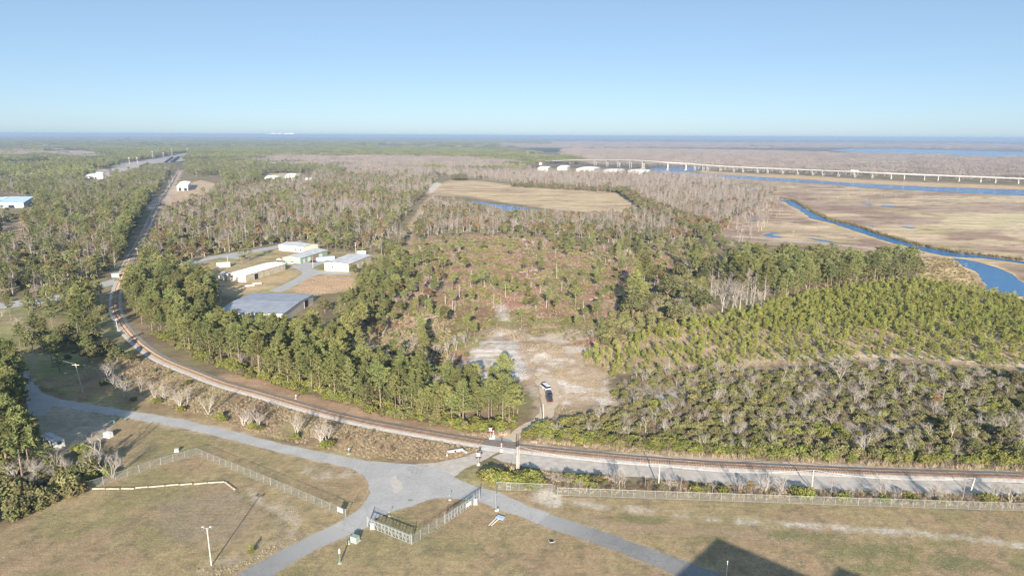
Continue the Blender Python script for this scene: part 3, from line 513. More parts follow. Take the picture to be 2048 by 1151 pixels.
def perp_rect(B, C, A):
    """ground rectangle from a corner B, the far end C of one wall and the far end A of the other"""
    B, C, A = (G(*p)[:2] for p in (B, C, A)); u_ = (C - B) / np.linalg.norm(C - B); w = np.array([-u_[1], u_[0]]); k = (A - B) @ w
    if k < 0: w = -w; k = -k
    return B, u_, w, np.linalg.norm(C - B), k
def building(name, label, B, C, A, eave, rise, wall_bc, wall_ab, roof_m, ridge='u', openings=(), over=.35, cat='building', scale_w=1.0):
    """gabled metal building; openings: (wall 'bc'|'ab', start 0-1, end 0-1, z0, z1, part name, material)"""
    B0, U, W_, lu, lw = perp_rect(B, C, A); lw *= scale_w
    rz = math.atan2(U[1], U[0]); flip = -1 if (U[0] * W_[1] - U[1] * W_[0]) < 0 else 1
    t = thing(name, label, cat, (B0[0], B0[1], 0), rz)
    def q(a, b_, z): return (a, b_ * flip, z)
    m = MB(); e = eave
    if ridge == 'u':
        for y in (0, lw): MB().quad(q(0, y, 0), q(lu, y, 0), q(lu, y, e), q(0, y, e)).build('wall', wall_bc, t)
        for a in (0, lu): m = MB(); m.v += [q(a, 0, 0), q(a, lw, 0), q(a, lw, e), q(a, lw / 2, e + rise), q(a, 0, e)]; m.f.append((0, 1, 2, 3, 4)); m.build('gable_wall', wall_ab, t)
        o = over
        for s0, s1 in ((-o, lw / 2), (lw / 2, lw + o)):
            z0 = e - rise * o / (lw / 2) if s0 < 0 else e + rise; z1 = e + rise if s0 < 0 else e - rise * o / (lw / 2)
            r = MB(); r.quad(q(-o, s0, z0 + .06), q(lu + o, s0, z0 + .06), q(lu + o, s1, z1 + .06), q(-o, s1, z1 + .06)); r.quad(q(-o, s0, z0 - .1), q(lu + o, s0, z0 - .1), q(lu + o, s1, z1 - .1), q(-o, s1, z1 - .1))
            r.quad(q(-o, s0, z0 - .1), q(lu + o, s0, z0 - .1), q(lu + o, s0, z0 + .06), q(-o, s0, z0 + .06)); r.quad(q(lu + o, s0, z0 - .1), q(lu + o, s1, z1 - .1), q(lu + o, s1, z1 + .06), q(lu + o, s0, z0 + .06)); r.quad(q(-o, s0, z0 - .1), q(-o, s1, z1 - .1), q(-o, s1, z1 + .06), q(-o, s0, z0 + .06))
            rf = r.build('roof_slope', roof_m, t)
            nb = int(lu / 3.0)
            sb = MB()
            for i in range(1, nb):       # standing seams, proud of the sheet
                x = lu * i / nb; sb.quad(q(x - .06, s0, z0 + .12), q(x + .06, s0, z0 + .12), q(x + .06, s1, z1 + .12), q(x - .06, s1, z1 + .12)); sb.quad(q(x - .06, s0, z0 + .12), q(x - .06, s1, z1 + .12), q(x - .06, s1, z1 + .055), q(x - .06, s0, z0 + .055)); sb.quad(q(x + .06, s0, z0 + .12), q(x + .06, s1, z1 + .12), q(x + .06, s1, z1 + .055), q(x + .06, s0, z0 + .055))
            if nb > 1: tag(sb.build('standing_seams', roof_m, rf), kind='stuff')
        r = MB(); r.box((lu / 2, lw / 2 * flip, e + rise + .12), (lu + 2 * o, .5, .1)); r.build('ridge_cap', roof_m, t)
    else:
        for y in (0, lw): m = MB(); m.v += [q(0, y, 0), q(lu, y, 0), q(lu, y, e), q(lu / 2, y, e + rise), q(0, y, e)]; m.f.append((0, 1, 2, 3, 4)); m.build('gable_wall', wall_bc, t)
        for a in (0, lu): MB().quad(q(a, 0, 0), q(a, lw, 0), q(a, lw, e), q(a, 0, e)).build('wall', wall_ab, t)
        o = over
        for s0, s1 in ((-o, lu / 2), (lu / 2, lu + o)):
            z0 = e - rise * o / (lu / 2) if s0 < 0 else e + rise; z1 = e + rise if s0 < 0 else e - rise * o / (lu / 2)
            r = MB(); r.quad(q(s0, -o, z0 + .06), q(s1, -o, z1 + .06), q(s1, lw + o, z1 + .06), q(s0, lw + o, z0 + .06)); r.quad(q(s0, -o, z0 - .1), q(s1, -o, z1 - .1), q(s1, lw + o, z1 - .1), q(s0, lw + o, z0 - .1)); r.quad(q(s0, -o, z0 - .1), q(s1, -o, z1 - .1), q(s1, -o, z1 + .06), q(s0, -o, z0 + .06))
            r.build('roof_slope', roof_m, t)
    for wall, a, b_, z0, z1, pn, pm_ in openings:
        r = MB()
        if wall == 'bc':
            x = (a + b_) / 2 * lu; r.box(q(x, -.04, (z0 + z1) / 2), ((b_ - a) * lu, .14, z1 - z0)); fr = q(x, -.02, (z0 + z1) / 2); fs = ((b_ - a) * lu + .3, .12, z1 - z0 + .3)
        else:
            y = (a + b_) / 2 * lw; r.box(q(-.04, y, (z0 + z1) / 2), (.14, (b_ - a) * lw, z1 - z0)); fr = q(-.02, y, (z0 + z1) / 2); fs = (.12, (b_ - a) * lw + .3, z1 - z0 + .3)
        d = r.build(pn, pm_, t); MB().box(fr, fs).build('surround', white_m if pm_ is dark_m else galv_m, d)
    return t
# ---- warehouse compound
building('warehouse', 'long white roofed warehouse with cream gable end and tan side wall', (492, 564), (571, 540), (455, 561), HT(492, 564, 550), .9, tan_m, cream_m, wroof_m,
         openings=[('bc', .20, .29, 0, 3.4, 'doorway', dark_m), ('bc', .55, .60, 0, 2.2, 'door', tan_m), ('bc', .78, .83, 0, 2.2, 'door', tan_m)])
building('warehouse', 'slate roofed open warehouse half hidden behind the near pine belt', (567, 645), (627, 604), (442, 637), HT(627, 604, 588), .8, cream_m, cream_m, broof_m, ridge='w', openings=[('bc', .68, .80, 0, 3.6, 'doorway', dark_m)])
building('warehouse', 'cream walled grey roofed warehouse at the back of the compound', (607, 505), (558, 500), (640, 499), HT(558, 500, 489), 1.0, cream_m, cream_m, groof_m, openings=[('bc', .08, .13, 1.2, 2.4, 'window', glass_m), ('bc', .3, .35, 1.2, 2.4, 'window', glass_m), ('bc', .6, .66, 0, 2.3, 'door', tan_m)])
building('warehouse', 'sage green shed with grey roof beside the parked vans', (601, 527), (655, 510), (574, 523), HT(601, 527, 516), .9, green_m, green_m, groof_m,
         openings=[('bc', .1, .16, 0, 2.4, 'door', white_m), ('bc', .26, .36, 0, 2.7, 'roller_door', white_m), ('bc', .44, .62, 0, 2.8, 'doorway', brick_m), ('bc', .68, .8, 0, 2.7, 'roller_door', white_m), ('ab', .3, .36, 0, 2.3, 'door', tan_m), ('ab', .6, .66, 0, 2.3, 'door', tan_m)])
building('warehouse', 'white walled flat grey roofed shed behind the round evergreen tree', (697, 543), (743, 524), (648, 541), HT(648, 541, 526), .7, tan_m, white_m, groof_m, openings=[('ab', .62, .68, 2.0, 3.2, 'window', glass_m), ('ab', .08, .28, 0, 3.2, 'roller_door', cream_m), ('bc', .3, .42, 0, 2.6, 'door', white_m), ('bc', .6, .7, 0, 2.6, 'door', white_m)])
# ---- other buildings of the middle distance
building('warehouse', 'pale blue roofed warehouse among the trees at the left edge', (48, 415), (68, 402), (-40, 411), HT(48, 415, 405), 1.0, skyroof_m, skyroof_m, skyroof_m, openings=[('ab', .18, .30, 0, 3.6, 'doorway', dark_m)], cat='warehouse')
building('rail_shed', 'white engine shed with two open bays beside the railway line', (376, 381), (382, 372), (355, 381), HT(376, 381, 371), 1.2, white_m, white_m, white_m, openings=[('ab', .08, .36, 0, 4.5, 'doorway', dark_m), ('ab', .6, .86, 0, 5.0, 'doorway', dark_m)])
building('office_building', 'low white building beside the white round tank', (196, 357), (203, 352), (176, 354), HT(196, 357, 352), .8, white_m, white_m, wroof_m, openings=[('ab', .1, .25, 0, 3, 'doorway', dark_m)])
building('farm_building', 'long low white shed in the far tan yard', (554, 360), (558, 356), (532, 358), HT(554, 360, 355.5), .8, white_m, white_m, wroof_m, openings=[('ab', .2, .3, 0, 3, 'door', tan_m)])
building('farm_building', 'white twin roofed barn in the far tan yard', (589, 359), (593, 353), (572, 357), HT(589, 359, 353), 1.4, white_m, white_m, wroof_m, openings=[('ab', .3, .6, 0, 4, 'doorway', dark_m)])
building('farm_building', 'small white shed right of the far tan yard', (622, 360), (624, 358), (612, 359), HT(622, 360, 357), .6, white_m, white_m, wroof_m, openings=[('ab', .3, .6, 0, 2, 'doorway', dark_m)])
building('crossing_hut', 'little orange brown hut beside the cleared railway line', (320, 411), (323, 408.5), (315.5, 411), HT(320, 411, 406.5), .5, rust_m, cream_m, rust_m, openings=[('ab', .3, .6, 0, 2.0, 'door', dark_m)])
for bpx, cpx, apx, ty, lab, rf, wl, rise in [((1096, 344), (1101, 340), (1076, 343), 333, 'tall white factory block behind the swamp trees', groof_m, concw_m, .6), ((1134, 341), (1140, 337), (1116, 340), 332, 'low white factory hall right of the tall block', groof_m, cream_m, 1.2),
        ((1188, 345), (1200, 341), (1160, 342), 335, 'wide white warehouse below the bridge approach', groof_m, concw_m, 2.0), ((1240, 347), (1250, 344), (1210, 345), 338.5, 'long white riverside warehouse near the bridge', groof_m, concw_m, 1.0), ((1296, 346), (1300, 343), (1256, 345), 340.5, 'low white riverside shed at the water', groof_m, concw_m, 1.5),
        ((1084, 330), (1087, 328), (1078, 330), 324, 'red roofed house above the far factory', red_m, concw_m, 2.5), ((1050, 326), (1052, 324), (1045, 326), 319, 'small white house in front of the far pines', groof_m, concw_m, 1.5), ((1290, 350), (1296, 347), (1278, 349), 345, 'pale shed on the river bank by the first piers', groof_m, concw_m, 1.0),
        ((455, 349), (457, 347), (452, 349), 345, 'small white cabin in the woods right of the line', groof_m, concw_m, 1), ((1795, 283), (1797, 282.5), (1792, 283), 281.6, 'tiny pale building beyond the lake', groof_m, concw_m, 3), ((362, 286), (366, 285), (357, 286), 283.5, 'small white building at the far end of the line', groof_m, concw_m, 3)]:
    building('factory_hall' if 'factory' in lab or 'warehouse' in lab else 'house', lab, bpx, cpx, apx, HT(bpx[0], bpx[1], ty + (bpx[1] - ty) * .3), rise, wl, wl, rf, openings=[('ab', .3, .42, 0, 3, 'door', tan_m), ('ab', .6, .7, 2, 4, 'window', glass_m)])
b_ = GV(202, 358); h_ = HT(202, 358, 344); r_ = 6.0 * b_.y / FPX
t = thing('storage_tank', 'white round storage tank beside the rail yard', 'tank', b_); MB().tube([(0, 0, 0), (0, 0, h_ * .8)], r_, 16).build('body', cream_m, t); MB().tube([(0, 0, h_ * .8), (0, 0, h_)], [r_ * 1.25, r_ * 1.25], 16).build('top', white_m, t); MB().tube([(r_, 0, 0), (r_, 0, h_)], .15, 5).build('ladder', galv_m, t)
# the tall building behind the viewer whose shadow falls on the lawn
ck = 1 / math.tan(SUN_EL); hb = 21.0
def roofpt(px, py, h): g = G(px, py); return np.array([g[0], g[1] - h * ck])
c0 = roofpt(1436, 1077, hb); e1 = G(1355, 1151)[:2] - G(1436, 1077)[:2]; e2 = G(1610, 1151)[:2] - G(1436, 1077)[:2]; e1 /= np.linalg.norm(e1); e2 = e2 - e1 * (e1 @ e2); e2 /= np.linalg.norm(e2)
t = thing('industrial_building', 'tall grey building beside the lawn, known by its dark corner shadow', 'building', (c0[0], c0[1], 0))
MB().prism([(0, 0), tuple(e1 * 30), tuple(e1 * 30 + e2 * 42), tuple(e2 * 42)][::-1], 0, hb - .4).build('wall', concw_m, t); MB().prism([tuple(-.4 * (e1 + e2)), tuple(e1 * 30.4 - e2 * .4), tuple(e1 * 30.4 + e2 * 42.4), tuple(e2 * 42.4 - e1 * .4)][::-1], hb - .4, hb).build('roof', groof_m, t)
h2 = 26.0; c1 = roofpt(1675, 1130, h2) - c0; o2 = MB().prism([tuple(c1), tuple(c1 + e1 * 10), tuple(c1 + e1 * 10 + e2 * 12), tuple(c1 + e2 * 12)][::-1], 0, h2); o2.build('stair_tower', concw_m, t)

# ------------------------------------------------------------------ long bridge
BR_BASE = [(1090, 327), (1180, 331), (1235, 334), (1286, 337), (1333, 339.5), (1376, 340), (1470, 344), (1592, 349), (1744, 356.5), (1881, 361.5), (2033, 367.5), (2180, 374)]
bl = catmull([G(*p)[:2] for p in BR_BASE], 12.0); bt = np.r_[0, np.cumsum(np.linalg.norm(np.diff(bl, axis=0), axis=1))]
TOPS = [(1090, 322), (1160, 319.3), (1250, 319.5), (1310, 322.5), (1370, 327), (1440, 332.5), (1536, 336.5), (1700, 343), (1850, 349.5), (2048, 357), (2180, 363)]
bpxx = PX(np.c_[bl, np.zeros(len(bl))])[0]; dz = []
for i, p in enumerate(bl):
    want = np.interp(bpxx[i], [a for a, _ in TOPS], [b for _, b in TOPS]); lo, hi = 0, 60
    for _ in range(30):
        m = (lo + hi) / 2
        if PX(np.array([p[0], p[1], m]))[1] > want: lo = m
        else: hi = m
    dz.append(max(lo, 1.0))
dz = np.convolve(np.pad(dz, 6, 'edge'), np.ones(13) / 13, 'valid')
brt = thing('highway_bridge', 'long white concrete highway bridge crossing the river and marsh', 'bridge')
d_ = np.gradient(bl, axis=0); d_ /= np.linalg.norm(d_, axis=1)[:, None]; nn_ = np.stack([-d_[:, 1], d_[:, 0]], 1)
def deckstrip(prof):
    k = len(prof); V = [(bl[i, 0] + nn_[i, 0] * o, bl[i, 1] + nn_[i, 1] * o, dz[i] + h) for i in range(len(bl)) for o, h in prof]
    Fa = [(i * k + j, i * k + (j + 1) % k, (i + 1) * k + (j + 1) % k, (i + 1) * k + j) for i in range(len(bl) - 1) for j in range(k)]; return np.array(V), np.array(Fa)
V, F = deckstrip([(-6.5, -.9), (6.5, -.9), (6.5, -.2), (-6.5, -.2)]); link('deck', np_mesh('deck', V, F, concw_m), brt)
V, F = deckstrip([(-5, -1.9), (5, -1.9), (5, -.9), (-5, -.9)]); link('girder', np_mesh('girder', V, F, concw_m), brt)
for s in (-1, 1): V, F = deckstrip([(s * 6.4 - .2, -.2), (s * 6.4 + .2, -.2), (s * 6.4 + .2, .9), (s * 6.4 - .2, .9)]); link('parapet', np_mesh('parapet', V, F, concw_m), brt)
for x in [1192, 1215, 1238, 1262, 1286, 1333, 1376, 1390, 1403, 1415, 1440, 1465, 1488, 1512, 1536, 1562, 1592, 1622, 1651, 1681, 1712, 1744, 1777, 1810, 1845, 1881, 1917, 1955, 1995, 2033, 2075, 2120]:
    i = int(np.argmin(np.abs(bpxx - x))); p = bl[i]; zt = dz[i] - 1.9; rz = math.atan2(d_[i, 1], d_[i, 0]); big = x in (1286, 1333, 1376)
    pr = MB().box((0, 0, zt - .7), (2.0 if big else 1.6, 11, 1.4)).build('pier', concw_m, brt, (p[0], p[1], 0), rz)
    for s in (-3.3, 3.3): MB().tube([(0, s, 0), (0, s, zt - 1.35)], 1.1 if big else .6, 8).build('column', concw_m, pr)
    if big: MB().box((0, 0, .8), (4, 14, 1.6)).build('pile_cap', concw_m, pr)

# ------------------------------------------------------------------ vehicles
def car(name, label, cat, loc, rz, paint_m, L_=4.6, W_=1.85, H_=1.5, van=False, pickup=False, group=None, lights=True):
    t = thing(name, label, cat, loc, rz, group)
    gl = mat('car_glass', (.02, .025, .03), .08, .1, 1, spec=.7)
    def body(prof, w0, w1, nm, m):
        b = MB(); n = len(prof); zmax = max(z for _, z in prof); zmin = min(z for _, z in prof)
        for s in (-1, 1):
            for x, z in prof: b.v.append((x, s * (w0 + (w1 - w0) * (z - zmin) / (zmax - zmin)) / 2, z))
        b.f.append(tuple(range(n - 1, -1, -1))); b.f.append(tuple(range(n, 2 * n)))
        for i in range(n): b.f.append((i, (i + 1) % n, n + (i + 1) % n, n + i))
        return b.build(nm, m, t)
    l = L_ / 2; hb_ = H_ * .58
    bd = body([(-l, .35), (-l + .06, hb_ * .95), (-l * .9, hb_), (l * .55, hb_), (l * .95, hb_ * .82), (l, .55), (l, .3), (-l, .25)], W_, W_ * .97, 'body', paint_m)
    if pickup: cab = [(-.35 * l, hb_), (-.3 * l, H_), (.2 * l, H_), (.5 * l, hb_)]
    elif van: cab = [(-.97 * l, hb_), (-.95 * l, H_), (.45 * l, H_), (.72 * l, hb_)]
    else: cab = [(-.9 * l, hb_), (-.62 * l, H_ * .98), (.05 * l, H_), (.45 * l, hb_)]
    body([(x, z - .01) for x, z in cab], W_ * .93, W_ * .74, 'window', gl)
    zr = H_; xs = [x for x, z in cab if z > hb_ + .1]
    rf = MB(); rf.box(((xs[0] + xs[1]) / 2, 0, H_ + .02), (abs(xs[1] - xs[0]) + .1, W_ * .75, .07)); rf.build('roof', paint_m, t)
    wm_ = MB().tube([(0, -.11, 0), (0, .11, 0)], .33, 12).mesh('wheel', rubber_m); hub = MB().tube([(0, -.12, 0), (0, .12, 0)], .18, 8).mesh('rim', galv_m)
    for sx in (-.6, .62):
        for sy in (-1, 1): w = link('wheel', wm_, t, (sx * l, sy * W_ * .47, .33)); link('rim', hub, w)
    if lights:
        for sy in (-1, 1):
            MB().box((l * .975, sy * W_ * .36, .68), (.12, .34, .14)).build('headlight', white_m, t); MB().box((-l + .0, sy * W_ * .40, .78), (.08, .26, .22)).build('taillight', red_m, t)
    MB().box((-l - .03, 0, .45), (.14, W_ * .92, .18)).build('bumper', black_m, t); MB().box((l + .03, 0, .42), (.14, W_ * .92, .18)).build('bumper', black_m, t)
    return t
cw = mat('white_car_paint', (.75, .75, .76), .25, .03, 1, spec=.6); cbk = mat('black_car_paint', (.02, .022, .026), .2, .1, 1, spec=.7); cbl = mat('dark_blue_car_paint', (.03, .08, .20), .2, .1, 1, spec=.7); csv = mat('silver_car_paint', (.45, .46, .48), .3, .05, 1, spec=.6)
car('parked_car', 'white sport utility car farthest of the three on the sandy lot', 'car', GV(1091, 777), R_(112), cw, 4.9, 2.0, 1.75, van=True)
car('parked_car', 'dark blue car in the middle of the three on the sandy lot', 'car', GV(1098, 789), R_(96), cbl, 4.7, 1.95, 1.5)
car('parked_car', 'black car nearest of the three on the sandy lot', 'car', GV(1098.5, 799), R_(94), cbk, 4.8, 2.0, 1.6, van=True)
for px, py, rz, m, lab, kw in [(560, 520, 10, csv, 'silver car left of the sage green shed', {}), (567, 526, -15, csv, 'grey pickup behind the white roofed warehouse', dict(pickup=True, L_=5.4)), (584, 527, 20, cw, 'white pickup in front of the sage green shed', dict(pickup=True, L_=5.6)),
                               (627, 524, 35, cbk, 'black car beside the sage green shed', {}), (1622, 341, 0, cw, None, {}), (248, 572, 60, cw, None, {}), (357, 347, 80, cw, None, {})]:
    if lab: car('parked_car', lab, 'car', GV(px, py), R_(rz), m, **kw)
def on_bridge(x): 
    i = int(np.argmin(np.abs(bpxx - x))); return (bl[i, 0] - nn_[i, 0] * 3, bl[i, 1] - nn_[i, 1] * 3, dz[i] - .18), math.atan2(d_[i, 1], d_[i, 0])
p, rz = on_bridge(1582); car('car', 'pale car alone on the bridge near the river bend', 'car', p, rz, cw, 5, 2, 1.8, van=True)
def truck(x, lab):
    p, rz = on_bridge(x); t = thing('semi_truck', lab, 'truck', p, rz); MB().box((-2, 0, 2.6), (14, 2.5, 2.8)).build('trailer', white_m, t); MB().box((6.8, 0, 2.0), (2.4, 2.4, 2.8)).build('cab', white_m, t); MB().box((8.02, 0, 2.6), (.1, 2.1, 1.0)).build('windscreen', glass_m, t)
    for wx in (-8, -6.6, 4.6, 7.2):
        for s in (-1, 1): MB().tube([(wx, s * 1.1 - .2, .5), (wx, s * 1.1 + .2, .5)], .5, 10).build('wheel', rubber_m, t)
truck(1714, 'white semi truck with long trailer crossing the bridge')
# blue trailer, camper, containers in the compound
def container(name, label, cat, px, py, rz, size, m, feet=True, roofm=None):
    t = thing(name, label, cat, GV(px, py), R_(rz)); L_, W_, H_ = size
    MB().box((0, 0, H_ / 2 + .25), (L_, W_, H_)).build('body', m, t); MB().box((0, 0, H_ + .3), (L_ + .1, W_ + .1, .1)).build('roof', roofm or m, t)
    rb = MB(); n = int(L_ / .9)
    for i in range(n + 1):
        for s in (-1, 1): rb.box((-L_ / 2 + L_ * i / n, s * (W_ / 2 + .03), H_ / 2 + .25), (.12, .06, H_ - .2))
    tag(rb.build('ribs', m, t), kind='stuff')
    MB().box((L_ / 2 + .03, 0, H_ / 2 + .25), (.06, W_ * .8, H_ * .85)).build('door', galv_m, t)
    for s in (-1, 1): MB().box((s * L_ * .4, 0, .12), (.4, W_ * .9, .24)).build('skid', black_m, t)
    return t
container('shipping_container', 'white shipping container behind the white roofed warehouse', 'container', 447, 534, 25, (8, 2.6, 2.8), white_m)
container('shipping_container', 'weathered white container against the cream gable end', 'container', 447, 557, 100, (9, 3, 3.2), cream_m)
container('cargo_trailer', 'light blue trailer beside the sage green shed', 'trailer', 651, 521, 35, (12, 2.6, 2.4), blue_m)
container('camper_trailer', 'white camper parked behind the flat roofed shed', 'camper', 723, 509, 20, (6, 2.4, 2.4), white_m)
container('equipment_cabinet', 'silver cabinet beside the far level crossing', 'cabinet', 231, 555, 30, (4.0, 2.4, 2.6), galv_m)
container('storage_bin', 'rusty open bin against the sage green shed', 'bin', 571, 519, 20, (4.5, 2.2, 2.0), rust_m)
for x, y, rz, lab in ((440, 572, 20, 'pale pallet stack nearest the warehouse gable'), (500, 572, 30, 'pale concrete pipe stack on the bare verge'), (514, 568, 30, 'heap of pale beams along the compound drive')):
    t = thing('beam_stack', lab, 'beams', GV(x, y), R_(rz))
    for k in range(4): MB().box((0, (k % 2) * .7 - .3, .25 + (k // 2) * .4), (5, .5, .36)).build('beam', conc_m, t)
# site trailer by the left road
stw = mat('stained_white_siding', (.55, .55, .52), .7, .2, .8)
t = building('site_trailer', 'white site trailer with grey roof beside the shaded drive', (109, 899), (80, 884), (128, 890), HT(109, 899, 886), .12, stw, stw, groof_m, cat='trailer', over=.15,
         openings=[('bc', .08, .2, 1.1, 2.0, 'window', glass_m), ('bc', .3, .42, 1.1, 2.0, 'window', glass_m), ('bc', .52, .6, .4, 2.3, 'door', tan_m), ('bc', .72, .86, 1.1, 2.0, 'window', glass_m), ('ab', .35, .65, 1.1, 2.0, 'window', glass_m)])
# ------------------------------------------------------------------ chain link fences and gates
lk = bpy.data.materials.new('chain_link'); lk.use_nodes = True; N = lk.node_tree.nodes; L = lk.node_tree.links
tr = N.new('ShaderNodeBsdfTransparent'); mx = N.new('ShaderNodeMixShader'); pb = N['Principled BSDF']; pb.inputs['Base Color'].default_value = (.36, .385, .37, 1); pb.inputs['Roughness'].default_value = .5
tc = N.new('ShaderNodeTexCoord'); nz = N.new('ShaderNodeTexNoise'); nz.inputs['Scale'].default_value = 2.0; mr = N.new('ShaderNodeMapRange'); mr.inputs[3].default_value = .10; mr.inputs[4].default_value = .20; L.new(tc.outputs['Object'], nz.inputs['Vector']); L.new(nz.outputs[0], mr.inputs[0]); L.new(mr.outputs[0], mx.inputs[0]); L.new(tr.outputs[0], mx.inputs[1]); L.new(pb.outputs[0], mx.inputs[2]); L.new(mx.outputs[0], N['Material Output'].inputs[0])
def fence(label, path_px, h=2.1, bay=2.6, barb=False, end_big=True):
    P = [G(*p)[:2] for p in path_px]; o = P[0]; t = thing('chain_link_fence', label, 'fence', (o[0], o[1], 0))
    pm_ = MB().tube([(0, 0, 0), (0, 0, h)], .038, 6).mesh('post', galv_m); pb_ = MB().tube([(0, 0, 0), (0, 0, h + .15)], .065, 8).mesh('corner_post', galv_m)
    if barb:
        for mm2 in (pm_,): pass
    for si in range(len(P) - 1):
        a, b2 = P[si] - o, P[si + 1] - o; Ls = np.linalg.norm(b2 - a); n = max(1, round(Ls / bay)); dd = (b2 - a) / Ls; rz = math.atan2(dd[1], dd[0])
        link('corner_post', pb_, t, (a[0], a[1], 0))
        for k in range(n):
            q0 = a + dd * Ls * k / n; q1 = a + dd * Ls * (k + 1) / n
            if k: link('post', pm_, t, (q0[0], q0[1], 0))
            MB().quad((q0[0], q0[1], .05), (q1[0], q1[1], .05), (q1[0], q1[1], h - .02), (q0[0], q0[1], h - .02)).build('mesh_panel', lk, t)
        MB().tube([(a[0], a[1], h), (b2[0], b2[1], h)], .03, 6).build('top_rail', galv_m, t); MB().tube([(a[0], a[1], .08), (b2[0], b2[1], .08)], .025, 5).build('bottom_rail', galv_m, t)
        if barb:
            for z in (.2, .4): MB().tube([(a[0], a[1], h + z), (b2[0], b2[1], h + z)], .012, 4).build('barbed_wire', galv_m, t)
            for k in range(n + 1): q0 = a + dd * Ls * k / n; MB().tube([(q0[0], q0[1], h), (q0[0], q0[1], h + .42)], .03, 4).build('barb_arm', galv_m, t)
    e = P[-1] - o; link('corner_post', pb_, t, (e[0], e[1], 0)); return t
f1 = fence('chain link fence descending from the lawn corner to the junction', [(393, 909), (541, 970), (692, 1034)], 2.0)
fence('chain link fence running from the lawn corner into the left bushes', [(393, 909), (322, 929), (279, 944), (207, 968), (150, 985)], 2.0, 3.2)
fence('short chain link fence joining the two sliding gates', [(824, 1088), (890, 1047)], 2.0, barb=True)
f3 = fence('long chain link fence between the shrubs and the right lawn', [(994, 978), (1104, 982.5), (1115, 989.5), (1442, 1001), (1716, 1010.5), (2048, 1021), (2200, 1026)], 2.0)
q = G(1013, 979) - G(994, 978)
for dx in (0, 1.0): MB().tube([(q[0] + dx, q[1] - .1, 0), (q[0] + dx, q[1] - .1, 2.1)], .06, 6).build('gate_post', galv_m, f3)
for z in (.15, 1.0, 2.0): MB().tube([(q[0], q[1] - .1, z), (q[0] + 1.0, q[1] - .1, z)], .045, 6).build('gate_rail', galv_m, f3)
# sign boards on the fences
def sign_on(fx, fy, w, h, z, rz, label): t = thing('fence_sign', label, 'sign', GV(fx, fy), rz); MB().box((0, -.1, z), (w, .04, h)).build('panel', white_m, t); MB().box((0, -.07, z), (w + .08, .03, h + .08)).build('backing_frame', galv_m, t); return t
d1 = G(692, 1034) - G(541, 970); sign_on(681, 1029, 1.6, 1.0, 1.3, math.atan2(d1[1], d1[0]), 'white sign board at the junction end of the left fence')
d2 = G(959, 1001) - G(890, 1047); sign_on(937, 1016, 1.6, .9, 1.2, math.atan2(d2[1], d2[0]), 'white sign board on the gate facing the approach road')
def gate(a_px, b_px, label, n=12):
    a, b2 = G(*a_px)[:2], G(*b_px)[:2]; Ls = np.linalg.norm(b2 - a); rz = math.atan2(*(b2 - a)[::-1]); t = thing('sliding_gate', label, 'gate', (a[0], a[1], 0), rz); h = 2.0
    fr = MB(); fr.box((Ls / 2, 0, .18), (Ls, .09, .09)); fr.box((Ls / 2, 0, h), (Ls, .13, .16)); fr.box((Ls / 2, 0, 1.1), (Ls, .06, .06)); fr.build('frame', galv_m, t)
    for k in range(n + 1): MB().box((Ls * k / n, 0, h / 2 + .08), (.1, .1, h - .1)).build('upright', galv_m, t)
    for k in range(n):
        x0, x1 = Ls * k / n, Ls * (k + 1) / n; MB().tube([(x0, 0, .2 if k % 2 else h), (x1, 0, h if k % 2 else .2)], .03, 5).build('brace', galv_m, t); MB().quad((x0, .05, .2), (x1, .05, .2), (x1, .05, h), (x0, .05, h)).build('mesh_panel', lk, t)
    for k in range(0, n + 1): MB().tube([(Ls * k / n, 0, h), (Ls * k / n, 0, h + .5)], .025, 4).build('barb_arm', galv_m, t)
    for z in (.18, .34, .48): MB().tube([(0, 0, h + z), (Ls, 0, h + z)], .014, 4).build('barbed_wire', galv_m, t)
    for x in (-.25, Ls + .25): MB().tube([(x, .12, 0), (x, .12, h + .6)], .09, 8).build('guide_post', galv_m, t)
    return t
gate((736, 1053), (820, 1087), 'silver sliding gate across the lower road verge'); gate((892, 1046), (959, 1001), 'silver sliding gate beside the approach road')
def operator(px, py, label):
    t = thing('gate_operator', label, 'gate motor', GV(px, py)); MB().box((0, 0, .12), (1.0, .9, .24)).build('base', conc_m, t); MB().box((0, 0, .7), (.75, .6, .95), taper=.92).build('housing', white_m, t); MB().box((0, 0, 1.2), (.8, .65, .08)).build('cover', white_m, t); MB().box((-.42, 0, .7), (.1, .2, .2)).build('sprocket', black_m, t)
operator(745, 1056, 'white gate motor box at the lower sliding gate'); operator(951, 1007, 'white gate motor box at the approach road gate')

